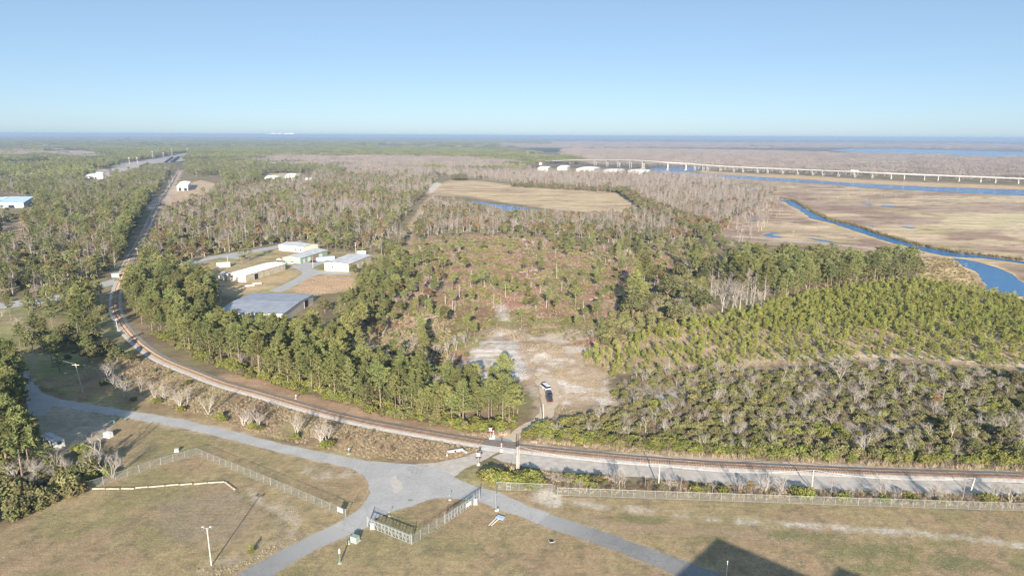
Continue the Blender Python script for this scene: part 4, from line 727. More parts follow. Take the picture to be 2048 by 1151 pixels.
# ------------------------------------------------------------------ poles, lamps, signals
def pole(label, px, py, ty, lean_px=0, r=.16, arms=1, m=wood_m, name='utility_pole', cat='utility pole', transformer=False, lamp=False, hmin=None):
    h = HT(px, py, ty); b2 = GV(px, py); lean = lean_px * np.linalg.norm(np.array(b2) - CAMP) / FPX
    t = thing(name, label, cat, b2); MB().tube([(0, 0, 0), (lean * .5, 0, h * .5), (lean, 0, h)], [r, r * .85, r * .65], 8).build('shaft', m, t)
    for k in range(arms):
        z = h - .4 - k * .9; x = lean * z / h; MB().box((x, -.1, z), (2.4, .12, .14)).build('crossarm', m, t)
        for s in (-1.05, -.4, .4, 1.05): MB().tube([(x + s, -.1, z + .06), (x + s, -.1, z + .26)], .05, 6).build('insulator', white_m, t)
    if transformer:
        for s in (-.35, .35): MB().tube([(lean * .75 + s, -.3, h - 2.3), (lean * .75 + s, -.3, h - 1.3)], .24, 8).build('transformer', galv_m, t)
    if lamp:
        a = MB(); a.tube([(lean * .7, 0, h * .72), (lean * .7 - 1.6, -.6, h * .76), (lean * .7 - 3.2, -1.0, h * .72)], .05, 6); la = a.build('lamp_arm', galv_m, t); MB().ball((lean * .7 - 3.4, -1.05, h * .715), (.5, .22, .14)).build('lamp_head', white_m, la)
    t['top'] = [b2.x + lean, b2.y, h]; return t
P1 = pole('tall leaning wooden pole with a street lamp arm beside the road', 165, 784, 727, -5, .2, 1, lamp=True, transformer=False)
P2 = pole('wooden pole with crossarm standing in the left tree shadow', 71, 728, 693, -1, .18, 2)
P3 = pole('tall wooden pole in the green bush beside the level crossing', 1034, 944, 893, 0, .2, 0, transformer=False)
pb2 = pole('shorter wooden pole paired with the tall one beside the level crossing', 1037.5, 941, 892, 0, .14, 0)
P4 = pole('pale pole among the shrubs, first along the right fence', 1317, 974, 928, 0, .16, 0); P5 = pole('pale pole beside the rounded bush along the right fence', 1623, 978, 939, 0, .16, 0); P6 = pole('pale pole farthest along the right fence', 1940, 986, 955, 4, .16, 0)
pole('wooden pole at the edge of the drive below the parked cars', 1087, 843, 808, -1, .17, 0); pole('wooden pole beside the railway bend', 237, 665, 637, -2, .17, 1)
pole('wooden pole with transformers among the pines in front of the compound', 442, 603, 577, -1, .2, 2, transformer=True); pole('wooden pole with transformer behind the flat roofed shed', 712, 508, 485, 0, .18, 1, transformer=True)
pole('wooden pole beside the far level crossing', 277, 517, 496, -1, .18, 1); pole('wooden pole left of the far road', 92, 590, 567, -1, .16, 0); pole('short wooden pole by the compound drive island', 626, 536, 518, 0, .16, 0); pole('wooden pole by the compound entrance', 456, 532, 511, 0, .15, 0)
pole('pale pole in the cleared strip left of the clearing', 785, 463, 452, 0, .18, 1); pole('pale pole farther up the cleared strip', 812, 432, 423, 0, .18, 1); pole('pale pole at the head of the tan field', 874, 357, 349, 0, .2, 1)
for k, (x, y, ty) in enumerate([(339, 376, 360), (345, 364, 350), (357, 348, 336)]): pole(['wooden pole nearest the white engine shed', 'second wooden pole beyond the engine shed', 'third wooden pole along the line beyond the engine shed'][k], x, y, ty, 0, .2, 1)
wire_m = mat('power_wire', (.55, .55, .55), .5, .05, 1, spec=.4)
def wire(a, b2, label, sag=1.0):
    a, b2 = Vector(a['top'].to_list()), Vector(b2['top'].to_list()); pts = [a.lerp(b2, k / 10) - Vector((0, 0, sag * 4 * (k / 10) * (1 - k / 10))) for k in range(11)]
    tag(MB().tube(pts, .035, 4).build('power_line', wire_m), label, 'wire')
wire(P1, P2, 'power line between the lamp pole and the shaded left pole'); wire(P4, P5, 'power line from the first to the second fence pole', 1.4); wire(P5, P6, 'power line from the second to the farthest fence pole', 1.4); wire(pb2, P4, 'power line from the crossing pole to the first fence pole', 1.4)
# yellow guy guard beside the crossing pole
yel = mat('yellow_guy_guard', (.70, .48, .06), .6, .1, 2); b2 = GV(1019, 947); tp = Vector(P3['top'].to_list()); t = thing('guy_wire', 'guy wire with yellow guard beside the crossing pole', 'guy wire', b2)
MB().tube([(0, 0, 0), (tp - b2) * .28], .07, 6).build('guard', yel, t); MB().tube([(tp - b2) * .28, (tp - b2) * .9], .015, 4).build('cable', galv_m, t)
# lamp pole on the lawn
b2 = GV(423, 1130); h = HT(423, 1130, 1055); t = thing('floodlight_pole', 'pale twin floodlight pole on the left lawn', 'lamp post', b2); MB().tube([(0, 0, 0), (-.15, 0, h)], [.15, .10], 8).build('shaft', concw_m, t); MB().box((-.15, 0, h - .05), (1.5, .1, .1)).build('bracket', galv_m, t)
for s in (-1, 1): q = MB().box((-.15 + s * .75, -.05, h + .16), (.5, .5, .36), taper=.8).build('floodlight', white_m, t); MB().box((-.15 + s * .75, -.31, h + .12), (.42, .04, .28)).build('lens', glass_m, q)
b2 = GV(1452, 1162); h = HT(1452, 1162, 1122); t = thing('flag_pole', 'slender white mast standing in the building shadow', 'mast', b2); MB().tube([(0, 0, 0), (0, 0, h)], [.09, .05], 8).build('shaft', white_m, t); MB().ball((0, 0, h + .08), .1).build('cap', white_m, t)
# short pole with white base by the approach road
b2 = GV(992, 1021); h = HT(992, 1021, 986); t = thing('camera_pole', 'grey pole with white base on the corner of the approach road', 'pole', b2); MB().tube([(0, 0, .2), (0, 0, h)], .09, 8).build('shaft', galv_m, t); MB().tube([(0, 0, 0), (0, 0, .3)], .3, 10).build('base', concw_m, t); MB().box((.15, -.1, h - .15), (.3, .16, .14)).build('head', galv_m, t)
MB().box((.4, 0, .3), (.35, .3, .6)).build('cabinet', concw_m, t)
def keypad(px, py, ty, label, m=white_m):
    h = HT(px, py, ty); t = thing('keypad_post', label, 'keypad post', GV(px, py)); MB().tube([(0, 0, 0), (0, 0, h * .9), (0, -.35, h)], .06, 6).build('post', galv_m, t); MB().box((0, -.4, h), (.2, .14, .3)).build('keypad', galv_m, t); MB().box((0, 0, .1), (.6, .6, .2)).build('base', conc_m, t)
keypad(779, 1032, 1021, 'small keypad post on the tip of the grass island'); keypad(900, 999, 988, 'small keypad post with pale base on the island top')
# crossing signals
def signal(px, py, ty, label, cross=True):
    h = HT(px, py, ty); t = thing('crossing_signal', label, 'crossing signal', GV(px, py)); MB().tube([(0, 0, 0), (0, 0, h)], .11, 8).build('mast', galv_m, t); MB().box((0, 0, .25), (.8, .8, .5)).build('base', conc_m, t)
    if cross:
        for s in (-1, 1): x = MB(); x.box((0, 0, 0), (1.25, .05, .22)); o = x.build('crossbuck_board', white_m, t); o.location = (0, -.14, h - .6); o.rotation_euler = (0, s * R_(45), 0)
    MB().box((0, -.1, h * .62), (1.2, .08, .08)).build('lamp_bar', black_m, t)
    for s in (-1, 1):
        l_ = MB().tube([(s * .5, -.06, h * .62), (s * .5, -.14, h * .62)], .3, 12).build('lamp_backing', black_m, t); MB().tube([(s * .5, -.12, h * .62), (s * .5, -.18, h * .62)], .11, 10).build('lamp_lens', red_m, l_)
    return t
signal(957, 929, 904, 'crossing signal with white crossbuck before the railway on the left verge'); signal(981, 877, 854, 'crossing signal beyond the railway on the far left verge')
def arm(px, py, ty, label):
    h = HT(px, py, ty); t = thing('crossing_gate', label, 'barrier', GV(px, py)); n = 6; MB().box((0, 0, .5), (.7, .6, 1.0)).build('mechanism', white_m, t)
    for k in range(n): MB().box((0, -.2, .6 + (h - .6) * (k + .5) / n), (.28, .07, (h - .6) / n * .985)).build('stripe_board', white_m if k % 2 == 0 else red_m, t)
    return t
arm(1003, 903, 883, 'raised red and white barrier before the railway'); arm(987, 876, 858, 'raised white barrier beyond the railway')
# marker posts, cabinets and boxes
def box_thing(name, label, cat, px, py, size, m, rz=0, lid=True):
    t = thing(name, label, cat, GV(px, py), R_(rz)); MB().box((0, 0, size[2] / 2 + .08), size, taper=.94).build('body', m, t); MB().box((0, 0, .06), (size[0] + .3, size[1] + .3, .12)).build('pad', conc_m, t)
    if lid: MB().box((0, 0, size[2] + .1), (size[0] * .98, size[1] * .98, .08)).build('lid', m, t)
    MB().box((0, -size[1] / 2 - .005, size[2] * .5), (size[0] * .6, .04, size[2] * .6)).build('door', m, t); return t
teal_m = mat('pale_teal_enamel', (.30, .38, .36), .5, .08, 1)
box_thing('transformer_box', 'teal transformer box on the lawn by the lower road', 'transformer box', 710, 1081, (1.7, 1.2, 1.1), teal_m, -25); box_thing('utility_pedestal', 'tiny teal pedestal left of the teal transformer box', 'pedestal', 697, 1086, (.45, .45, .7), teal_m)
box_thing('transformer_box', 'pale transformer box near the corner of the left fence', 'transformer box', 354, 902, (1.1, .9, .7), concw_m, 10); box_thing('equipment_box', 'white equipment box beside the fallen bare tree', 'cabinet', 217, 873, (2.2, 1.4, 1.3), white_m, -15)
box_thing('utility_pedestal', 'dark green box on the verge nearest the shaded road', 'pedestal', 226, 844, (1.1, .8, .6), ugreen_m, 20)
def hydrant(px, py, label):
    t = thing('fire_hydrant', label, 'hydrant', GV(px, py)); MB().tube([(0, 0, 0), (0, 0, .65), (0, 0, .8)], [.16, .15, .05], 10).build('barrel', ugreen_m, t); MB().tube([(-.25, 0, .5), (.25, 0, .5)], .08, 8).build('outlet', ugreen_m, t); MB().ball((0, 0, .8), .14).build('bonnet', ugreen_m, t)
hydrant(251, 841, 'small dark hydrant beside the sunny left road')
def marker(px, py, ty, label, m1, m2):
    h = HT(px, py, ty); t = thing('marker_post', label, 'marker post', GV(px, py)); MB().tube([(0, 0, 0), (0, 0, h * .72)], .14, 8).build('post', m1, t); MB().tube([(0, 0, h * .72), (0, 0, h)], [.2, .15], 8).build('head', m2, t); MB().box((0, 0, .05), (.7, .7, .1)).build('pad', conc_m, t)
marker(680, 1125, 1097, 'dark green valve post with white head on the lower lawn', ugreen_m, white_m); marker(698, 907, 895, 'green and white marker post on the verge above the road', ugreen_m, white_m); marker(592, 797, 789, 'tiny white marker beside the railway below the pines', galv_m, white_m)
# fallen blue sign with two posts, lying on the lawn
fp = [GV(1019, 1041) - GV(1000, 1040), ]
t = thing('fallen_sign', 'pale blue sign board lying on the lawn on two white posts', 'sign', GV(1000, 1040), 0); c_ = GV(1000, 1040); A_, B_, C_, D_ = [GV(x, y) - c_ for x, y in ((991, 1036), (996, 1031), (1010.5, 1035), (1005.5, 1042))]
m = MB(); up = Vector((0, 0, .35)); th = Vector((0, 0, .08)); m.quad(A_ + up, D_ + up, C_ + up, B_ + up); m.quad(A_ + up - th, D_ + up - th, C_ + up - th, B_ + up - th)
for a, b3 in ((A_, D_), (D_, C_), (C_, B_), (B_, A_)): m.quad(a + up - th, b3 + up - th, b3 + up, a + up)
m.build('panel', blue_m, t)
for a, b3 in (((978, 1050), (992, 1037)), ((983, 1050.5), (997, 1038.5))): MB().tube([GV(*a) - c_ + Vector((0, 0, .08)), GV(*b3) - c_ + Vector((0, 0, .22))], .09, 6).build('post', white_m, t)
# timber edging on the left lawn
LOGS = [(180, 977.5, 211, 977), (212, 977.5, 240, 977.5), (242, 977, 269, 977), (270, 975.5, 296, 973.5), (297, 974, 330, 971), (331, 971, 358, 968.5), (359, 969.5, 385, 967), (388, 968, 414, 965.5), (415, 965.5, 449, 963.5), (450, 964, 470, 979)]
words = 'first second third fourth fifth sixth seventh eighth ninth tenth'.split()
for k, (x0, y0, x1, y1) in enumerate(LOGS):
    a, b3 = GV(x0, y0), GV(x1, y1); c_ = (a + b3) / 2; Ls = (b3 - a).length - .1; rz = math.atan2((b3 - a).y, (b3 - a).x)
    t = thing('edging_timber', words[k] + ' pale timber from the bushes in the row edging the left lawn', 'timber', c_, rz, 'timbers edging the left lawn'); MB().box((0, 0, .15), (Ls, .28, .28)).build('beam', log_m, t)
    for s in (-1, 1): MB().box((s * Ls * .4, .2, .16), (.14, .12, .38)).build('stake', dwood_m, t)
# drain covers, culvert head and concrete bits
def cover(px, py, label, w=1.0): t = thing('drain_cover', label, 'drain cover', GV(px, py), .3); MB().box((0, 0, .05), (w, w, .1)).build('frame', conc_m, t); MB().box((0, 0, .08), (w * .85, w * .85, .08)).build('grate', black_m, t)
cover(1103, 1081, 'dark square drain on the lower lawn right of the fallen sign', 1.1)
t = thing('culvert_headwall', 'pale concrete culvert headwall left of the crossing road', 'culvert', GV(910, 903), R_(20)); MB().box((0, 0, .35), (4.5, .5, .7)).build('headwall', concw_m, t)
for s in (-1, 1): MB().box((s * 2.4, -1.0, .3), (.4, 2.2, .6), rz=s * .35).build('wing_wall', concw_m, t)
MB().tube([(0, -.3, .3), (0, .3, .3)], .3, 10).build('pipe', dark_m, t)

# ------------------------------------------------------------------ rail yard: wagons and floodlight masts
wag = [mat('wagon_black', (.05, .05, .06), .7, .2, .5), mat('wagon_grey', (.30, .30, .30), .7, .15, .5), mat('wagon_brown', (.18, .10, .07), .7, .15, .5)]
def wagons(a, b2, m, first):
    A_, B_ = G(*a)[:2], G(*b2)[:2]; Ls = np.linalg.norm(B_ - A_); n = max(1, int(Ls / 17)); dd = (B_ - A_) / Ls; rz = math.atan2(dd[1], dd[0])
    for k in range(n):
        p = A_ + dd * (k + .5) * Ls / n; t = thing('freight_wagon', f'{ordw(k + 1)} wagon from the near end of the {first}', 'wagon', (p[0], p[1], 0), rz, 'freight wagons in the yard')
        MB().box((0, 0, 2.5), (15, 3, 2.9)).build('body', m, t); MB().box((0, 0, .95), (14, 2.2, .3)).build('underframe', wag[0], t)
        for s in (-5, 5): MB().box((s, 0, .5), (2.6, 2.3, .9)).build('bogie', wag[0], t)
ONES = ['', 'first', 'second', 'third', 'fourth', 'fifth', 'sixth', 'seventh', 'eighth', 'ninth', 'tenth', 'eleventh', 'twelfth', 'thirteenth', 'fourteenth', 'fifteenth', 'sixteenth', 'seventeenth', 'eighteenth', 'nineteenth']
TENS = ['', '', 'twenty', 'thirty', 'forty', 'fifty', 'sixty', 'seventy', 'eighty', 'ninety']; THS = ['', '', 'twentieth', 'thirtieth', 'fortieth', 'fiftieth', 'sixtieth', 'seventieth', 'eightieth', 'ninetieth']
def ordw(n):
    if n < 20: return ONES[n]
    if n < 100: return THS[n // 10] if n % 10 == 0 else TENS[n // 10] + '-' + ONES[n % 10]
    return ('hundredth' if n == 100 else ('hundred-and-' if n < 200 else 'two-hundred-and-') + ordw(n % 100 or 20))
wagons((330, 325.5), (345, 315), wag[0], 'left dark train in the yard'); wagons((339, 325.5), (353, 315), wag[1], 'middle grey train in the yard'); wagons((344, 325), (358, 314), wag[0], 'right dark train in the yard'); wagons((279, 334), (296, 327.5), wag[2], 'brown train at the yard tip'); wagons((379, 318), (384.5, 308), wag[0], 'long dark train on the outer yard line')
for k, (x, y, ty) in enumerate([(259, 328, 316), (275, 326.5, 315), (306, 317.5, 303), (327, 314, 306), (344, 312, 298), (375, 305, 297)]):
    h = HT(x, y, ty); t = thing('floodlight_mast', ordw(k + 1) + ' tall floodlight mast from the near tip of the rail yard', 'light mast', GV(x, y), 0, 'floodlight masts of the rail yard'); MB().tube([(0, 0, 0), (0, 0, h)], [.7, .5], 6).build('mast', concw_m, t); MB().box((0, 0, h), (4, 1.2, 1.2)).build('lamp_bank', white_m, t)
# lattice radio masts and the distant steam
for k, (x, y, ty) in enumerate([(1055, 322, 301), (1072, 321, 301)]):
    h = HT(x, y, ty); t = thing('radio_mast', ['thin radio mast left of the pair above the far factory', 'thin radio mast right of the pair above the far factory'][k], 'radio mast', GV(x, y))
    for a in range(3): MB().tube([(math.cos(a * 2.1) * .7, math.sin(a * 2.1) * .7, 0), (math.cos(a * 2.1) * .4, math.sin(a * 2.1) * .4, h)], .16, 4).build('leg', galv_m, t)
    br = MB()
    for q in range(int(h / 4)): br.tube([(.7, 0, q * 4), (-.4, .6, q * 4 + 4)], .1, 3); br.tube([(-.4, .6, q * 4), (-.4, -.6, q * 4 + 4)], .1, 3)
    tag(br.build('lattice', galv_m, t), kind='stuff')

# ================================================================== VEGETATION
pine_leaf = mat('pine_needles', (0.250, 0.256, 0.093), .9, .25, .35, spec=.1, rand=.30, col2=(0.152, 0.171, 0.068), thin=.2); young_leaf = mat('young_pine_needles', (.31, .325, .085), .9, .25, .5, spec=.1, rand=.22, col2=(0.216, 0.228, 0.072), thin=.2)
oak_leaf = mat('evergreen_leaves', (0.198, 0.192, 0.082), .85, .25, .4, spec=.12, rand=.3, col2=(0.114, 0.120, 0.054), thin=.2); shrub_leaf = mat('shrub_leaves', (.255, .25, .105), .9, .25, .6, spec=.08, rand=.28, col2=(0.189, 0.176, 0.088), thin=.2)
bright_leaf = mat('bright_hedge_leaves', (0.258, 0.264, 0.074), .85, .25, .6, spec=.08, rand=.26, col2=(0.168, 0.180, 0.054), thin=.2)
russet_leaf = mat('russet_leaves', (0.287, 0.190, 0.098), .9, .25, .5, spec=.08, rand=.3, col2=(0.207, 0.149, 0.075), thin=.2); brush_m = mat('dry_brush_twigs', (.255, .19, .135), .95, .2, 1, spec=.05, rand=.2, col2=(.19, .14, .10))
bark_m = mat('pine_bark', (.26, .20, .155), .95, .2, 2, rand=.15); swamp_bark = mat('swamp_tree_bark', (.36, .325, .29), .95, .15, 1, rand=.2); white_bark = mat('whitish_bark', (.52, .485, .44), .95, .12, 2, rand=.12, col2=(.42, .39, .35)); greyb = mat('grey_shrub_twigs', (.36, .325, .285), .95, .15, 2, rand=.18); pale_bark = mat('pale_grey_bark', (.43, .395, .355), .95, .15, 2, rand=.2, col2=(.33, .295, .26)); cyp_bark = mat('cypress_twigs', (.315, .27, .235), .95, .15, .6, rand=.2, col2=(.24, .20, .175))
dead_m = mat('bleached_dead_wood', (.52, .47, .41), .9, .15, 3); grass_m = mat('dry_tall_grass', (.42, .345, .24), .95, .15, .5, rand=.2, col2=(.33, .26, .175)); reed_m = mat('dark_reeds', (.20, .16, .075), .95, .2, .5, rand=.2)
rs = random.Random(11)
def rv(): 
    z = rs.uniform(-1, 1); a = rs.uniform(0, 2 * math.pi); q = math.sqrt(1 - z * z); return Vector((q * math.cos(a), q * math.sin(a), z))
def tuft(m, c, r, n, w=.28, up=.35):
    for _ in range(n):
        d = rv(); d.z += up; d.normalize(); s = d.cross(rv()); 
        if s.length < 1e-3: continue
        s.normalize(); L_ = r * rs.uniform(.6, 1.15); m.tri(c - s * w * .5 * L_, c + s * w * .5 * L_, c + d * L_)
def leafblob(m, c, rad, n, size):
    for _ in range(n):
        d = rv(); p = Vector(c) + Vector((d.x * rad[0], d.y * rad[1], d.z * rad[2])) * rs.uniform(.55, 1.0); a = rv(); b_ = a.cross(d + rv() * .6)
        if b_.length < 1e-3: continue
        b_.normalize(); a = (a - b_ * a.dot(b_)).normalized(); s = size * rs.uniform(.6, 1.3); m.quad(p - a * s - b_ * s * .6, p + a * s - b_ * s * .6, p + a * s + b_ * s * .6, p - a * s + b_ * s * .6)
def limb(m, p0, d, L_, r, seg=3, sides=4, bend=.2, droop=0.0):
    pts = [p0]; p = p0.copy(); dd = d.copy()
    for i in range(seg): dd = (dd + rv() * bend + Vector((0, 0, droop))).normalized(); p = p + dd * L_ / seg; pts.append(p.copy())
    m.tube(pts, [r * (1 - .75 * i / seg) for i in range(seg + 1)], sides, cap=False); return pts, dd
def mk_pine(H, start, rmax, nl, lod=1.0):
    tr, cr_ = MB(), MB(); bx, by = rs.uniform(-.4, .4), rs.uniform(-.4, .4)
    ax = lambda z: Vector((bx * (z / H) ** 2, by * (z / H) ** 2, z)); n = 5
    tr.tube([ax(H * .97 * i / n) for i in range(n + 1)], [H * .016 * (1 - .85 * i / n) for i in range(n + 1)], 6, cap=False)
    a0 = rs.uniform(0, 6.28); asy = rs.uniform(.1, .45); skip = rs.uniform(0, .22)
    for i in range(nl):
        t = (i + rs.random()) / nl
        if rs.random() < skip: continue
        z = H * (start + (1 - start) * t ** .9); prof = (math.sin(math.pi * min(1, .22 + t * .80)) ** .7) if start > .25 else (1.05 - t) ** .8
        L_ = rmax * max(.18, prof) * (rs.uniform(.45, 1.2)); a = i * 2.4 + rs.uniform(-.5, .5); L_ *= 1 + asy * math.cos(a - a0); d = Vector((math.cos(a), math.sin(a), rs.uniform(-.1, .35) + t * .5)).normalized()
        b_ = ax(z); e = b_ + d * L_
        if lod > .6: cr_.tri(b_ + Vector((0, 0, .06)), b_ - Vector((0, 0, .06)), e)
        k = max(2, int((2 + L_ * 1.5) * lod))
        for q in range(k):
            c = b_.lerp(e, .42 + .58 * (q + .5) / k) + rv() * .28; tuft(cr_, c, (.85 if start > .25 else .55) * (1 if lod > .6 else 1.6), 9 if lod > .6 else 6, .34)
    tuft(cr_, ax(H * .97), .9 if start > .25 else .5, 10, .3, .8); return tr, cr_
def mk_oak(H, R, n=16, leaf=.34, per=80, trunk_h=.3):
    tr, cr_ = MB(), MB(); top = Vector((0, 0, H * trunk_h)); tr.tube([(0, 0, 0), top], [H * .035, H * .025], 6, cap=False)
    for i in range(n):
        a = i * 2.4; f = math.sqrt((i + .5) / n); c = Vector((math.cos(a) * R * .68 * f, math.sin(a) * R * .68 * f, H * (.82 - .38 * f ** 2) + rs.uniform(-.08, .08) * H))
        limb(tr, top, (c - top).normalized(), (c - top).length, H * .014, 2, 3); q = R * rs.uniform(.28, .42); leafblob(cr_, c, (q, q, q * .75), per, leaf)
    return tr, cr_
def mk_bare(H, stems, spread, lod=1.0, fine=1.0):
    tr, tw = MB(), MB()
    def grow(p, d, L_, r, lev):
        pts, dd = limb(tr if lev < 2 else tw, p, d, L_, r, 3 if lev < 2 else 2, 5 if lev == 0 else 3, .16 + .05 * lev, .06)
        if lev >= 3:
            for _ in range(max(1, int(3.4 * fine))):
                q = pts[rs.randint(0, len(pts) - 1)]; e = (dd + rv() * .9).normalized() * L_ * rs.uniform(.4, .9); s = e.cross(rv()).normalized() * (.012 if lod > .6 else .06); tw.tri(q - s, q + s, q + e)
            return
        nb = (4 if lev == 0 else 3) if lod > .6 else 3
        for i in range(nb):
            t = .35 + .65 * (i + rs.random()) / nb; k = t * (len(pts) - 1); j = min(int(k), len(pts) - 2); q = pts[j].lerp(pts[j + 1], k - j); s = rv(); s = (s - dd * s.dot(dd)).normalized(); grow(q, (dd * 1.0 + s * rs.uniform(.5, .95) * spread + Vector((0, 0, .12))).normalized(), L_ * rs.uniform(.5, .72), r * .55, lev + 1)
    for i in range(stems):
        a = i * 2.4 + rs.random(); t = .28 * spread * rs.uniform(.5, 1.4) if stems > 1 else .05; grow(Vector((math.cos(a) * .15, math.sin(a) * .15, 0)), Vector((math.cos(a) * t, math.sin(a) * t, 1)).normalized(), H * rs.uniform(.42, .55), H * (.02 if stems < 3 else .015), 0)
    return tr, tw
def mk_cypress(H, lod=1.0):
    tr, tw = MB(), MB(); tr.tube([(0, 0, 0), (rs.uniform(-.2, .2), rs.uniform(-.2, .2), H * .5), (rs.uniform(-.5, .5), rs.uniform(-.4, .4), H)], [H * .016, H * .009, H * .002], 5, cap=False)
    for i in range(int(46 * lod)):
        t = i / 46 / lod; z = H * (.22 + .77 * t); L_ = H * .21 * (1.15 - t) * rs.uniform(.6, 1.2) + .5; a = rs.uniform(0, 6.28); d = Vector((math.cos(a), math.sin(a), rs.uniform(.25, .8))).normalized(); p = Vector((0, 0, z)); e = p + d * L_; s = d.cross(Vector((0, 0, 1))).normalized() * .05; tw.tri(p - s, p + s, e)
        for _ in range(5): q = p.lerp(e, rs.uniform(.3, 1)); f = (d + rv() * .8).normalized() * L_ * rs.uniform(.25, .55); s = f.cross(rv()).normalized() * .045; tw.tri(q - s, q + s, q + f)
    return tr, tw
def mk_shrub(H, R, leaf=.17, n=10, per=85):
    cr_ = MB(); st = MB()
    for i in range(n):
        a = i * 2.4; f = math.sqrt((i + .4) / n); c = (math.cos(a) * R * .62 * f, math.sin(a) * R * .62 * f, H * (.62 - .30 * f ** 2) * rs.uniform(.8, 1.15)); q = R * rs.uniform(.3, .5); leafblob(cr_, c, (q, q, H * .33), per, leaf); st.tube([(0, 0, 0), c], [.05, .02], 3, cap=False)
    return st, cr_
def mk_brush(H, R, n=90):
    tw = MB(); st = MB()
    for i in range(n):
        a = rs.uniform(0, 6.28); t = rs.random(); d = Vector((math.cos(a) * t * R / H * 1.1, math.sin(a) * t * R / H * 1.1, 1)).normalized(); p = Vector((math.cos(a) * R * .25 * rs.random(), math.sin(a) * R * .25 * rs.random(), 0)); L_ = H * rs.uniform(.5, 1.1); e = p + d * L_; s = d.cross(rv()).normalized() * .03; (st if i < 8 else tw).tri(p - s, p + s, e)
        for _ in range(3): q = p.lerp(e, rs.uniform(.3, .95)); f = (d + rv() * .9).normalized() * H * .3; s = f.cross(rv()).normalized() * .03; tw.tri(q - s, q + s, q + f)
    return st, tw
def mk_grass(n=26, H=.9, R=.5):
    m = MB()
    for _ in range(n):
        a = rs.uniform(0, 6.28); p = Vector((math.cos(a), math.sin(a), 0)) * R * math.sqrt(rs.random()); d = (Vector((0, 0, 1)) + rv() * .35).normalized(); s = rv(); s.z = 0; s = s.normalized() * .035 * (H / .9 + .3); m.tri(p - s, p + s, p + d * H * rs.uniform(.6, 1.2))
    return MB(), m
def mk_clump(kind, size=44, n=20):
    tr, cr_ = MB(), MB()
    for i in range(n):
        x, y = rs.uniform(-size / 2, size / 2), rs.uniform(-size / 2, size / 2); h = rs.uniform(11, 17)
        if kind == 'pine':
            tr.tube([(x, y, 0), (x, y, h * .7)], [.3, .15], 3, cap=False)
            for _ in range(46): d = rv(); p = Vector((x, y, h * .72)) + Vector((d.x * 3.6, d.y * 3.6, d.z * h * .3)) * rs.uniform(.6, 1); tuft(cr_, p, 2.0, 2, .7)
        else:
            tr.tube([(x, y, 0), (x, y, h * .8)], [.28, .1], 3, cap=False)
            for _ in range(52): a = rs.uniform(0, 6.28); q = rs.random(); p = Vector((x + math.cos(a) * q * .8, y + math.sin(a) * q * .8, h * rs.uniform(.25, .7))); d = Vector((math.cos(a) * .8, math.sin(a) * .8, rs.uniform(.4, 1.3))).normalized(); s = d.cross(rv()).normalized() * .16; cr_.tri(p - s, p + s, p + d * rs.uniform(2.5, 5))
    return tr, cr_

def combo(name, a, ma, b_, mb_):
    me = bpy.data.meshes.new(name); n = len(a.v); me.from_pydata(a.v + b_.v, [], a.f + [tuple(i + n for i in f) for f in b_.f]); me.materials.append(ma); me.materials.append(mb_)
    me.polygons.foreach_set('material_index', [0] * len(a.f) + [1] * len(b_.f)); me.update(); return me
# kind: (nominal height, trunk material, foliage material, part names, builders near, builders low detail)
K = {}
def kind(name, H, tm, cm, parts, near, low, cat, noun, group): K[name] = dict(H=H, tm=tm, cm=cm, parts=parts, near=[f() for f in near], low=[f() for f in low], cat=cat, noun=noun, group=group, pts=[])
kind('pine_tree', 14, bark_m, pine_leaf, ('trunk', 'crown'), [lambda: mk_pine(14, .38, 3.7, 60)] * 3 + [lambda: mk_pine(13, .22, 3.8, 70)] * 3 + [lambda: mk_pine(14.5, .5, 3.3, 50)] * 2 + [lambda: mk_pine(10, .15, 3.4, 60)], [lambda: mk_pine(14, .36, 4.2, 36, .5)] * 3 + [lambda: mk_pine(12, .18, 4.3, 40, .5)] * 3, 'tree', 'pine tree', 'pine trees')
kind('lone_pine_tree', 11, bark_m, pine_leaf, ('trunk', 'crown'), [lambda: mk_pine(11, .58, 2.3, 30)] * 3 + [lambda: mk_pine(9, .5, 2.1, 28)] * 2, [lambda: mk_pine(11, .58, 2.5, 22, .55)] * 2, 'tree', 'tall trunked sparse pine', 'scattered pines of the clearing')
kind('young_pine_tree', 4.5, bark_m, young_leaf, ('trunk', 'crown'), [lambda: mk_pine(3.8, .04, 1.8, 26)] * 3 + [lambda: mk_pine(3.0, .03, 1.8, 24)] * 3 + [lambda: mk_pine(2.4, .03, 1.4, 20)] * 2, [lambda: mk_pine(3.6, .04, 1.9, 16, .55)] * 3, 'tree', 'young bushy pine', 'young pines of the plantation')
kind('evergreen_tree', 9, bark_m, oak_leaf, ('trunk', 'crown'), [lambda: mk_oak(9, 4.6)] * 4, [lambda: mk_oak(9, 4.6, 10, .6, 36)] * 3, 'tree', 'round dark evergreen tree', 'broad evergreen trees')
kind('russet_tree', 10, pale_bark, russet_leaf, ('trunk', 'crown'), [lambda: mk_oak(10, 3.6, 14, .26, 60, .35)] * 3, [lambda: mk_oak(10, 3.6, 10, .45, 30, .35)] * 3, 'tree', 'russet brown leafed tree', 'russet trees')
kind('bare_tree', 8, pale_bark, pale_bark, ('trunk', 'twigs'), [lambda: mk_bare(8, 3, 1.0)] * 3 + [lambda: mk_bare(8, 1, .9)] * 2 + [lambda: mk_bare(8, 5, 1.1, 1, .8)], [lambda: mk_bare(8, 2, .9, .5, 1)] * 3, 'tree', 'bare grey tree', 'bare grey trees')
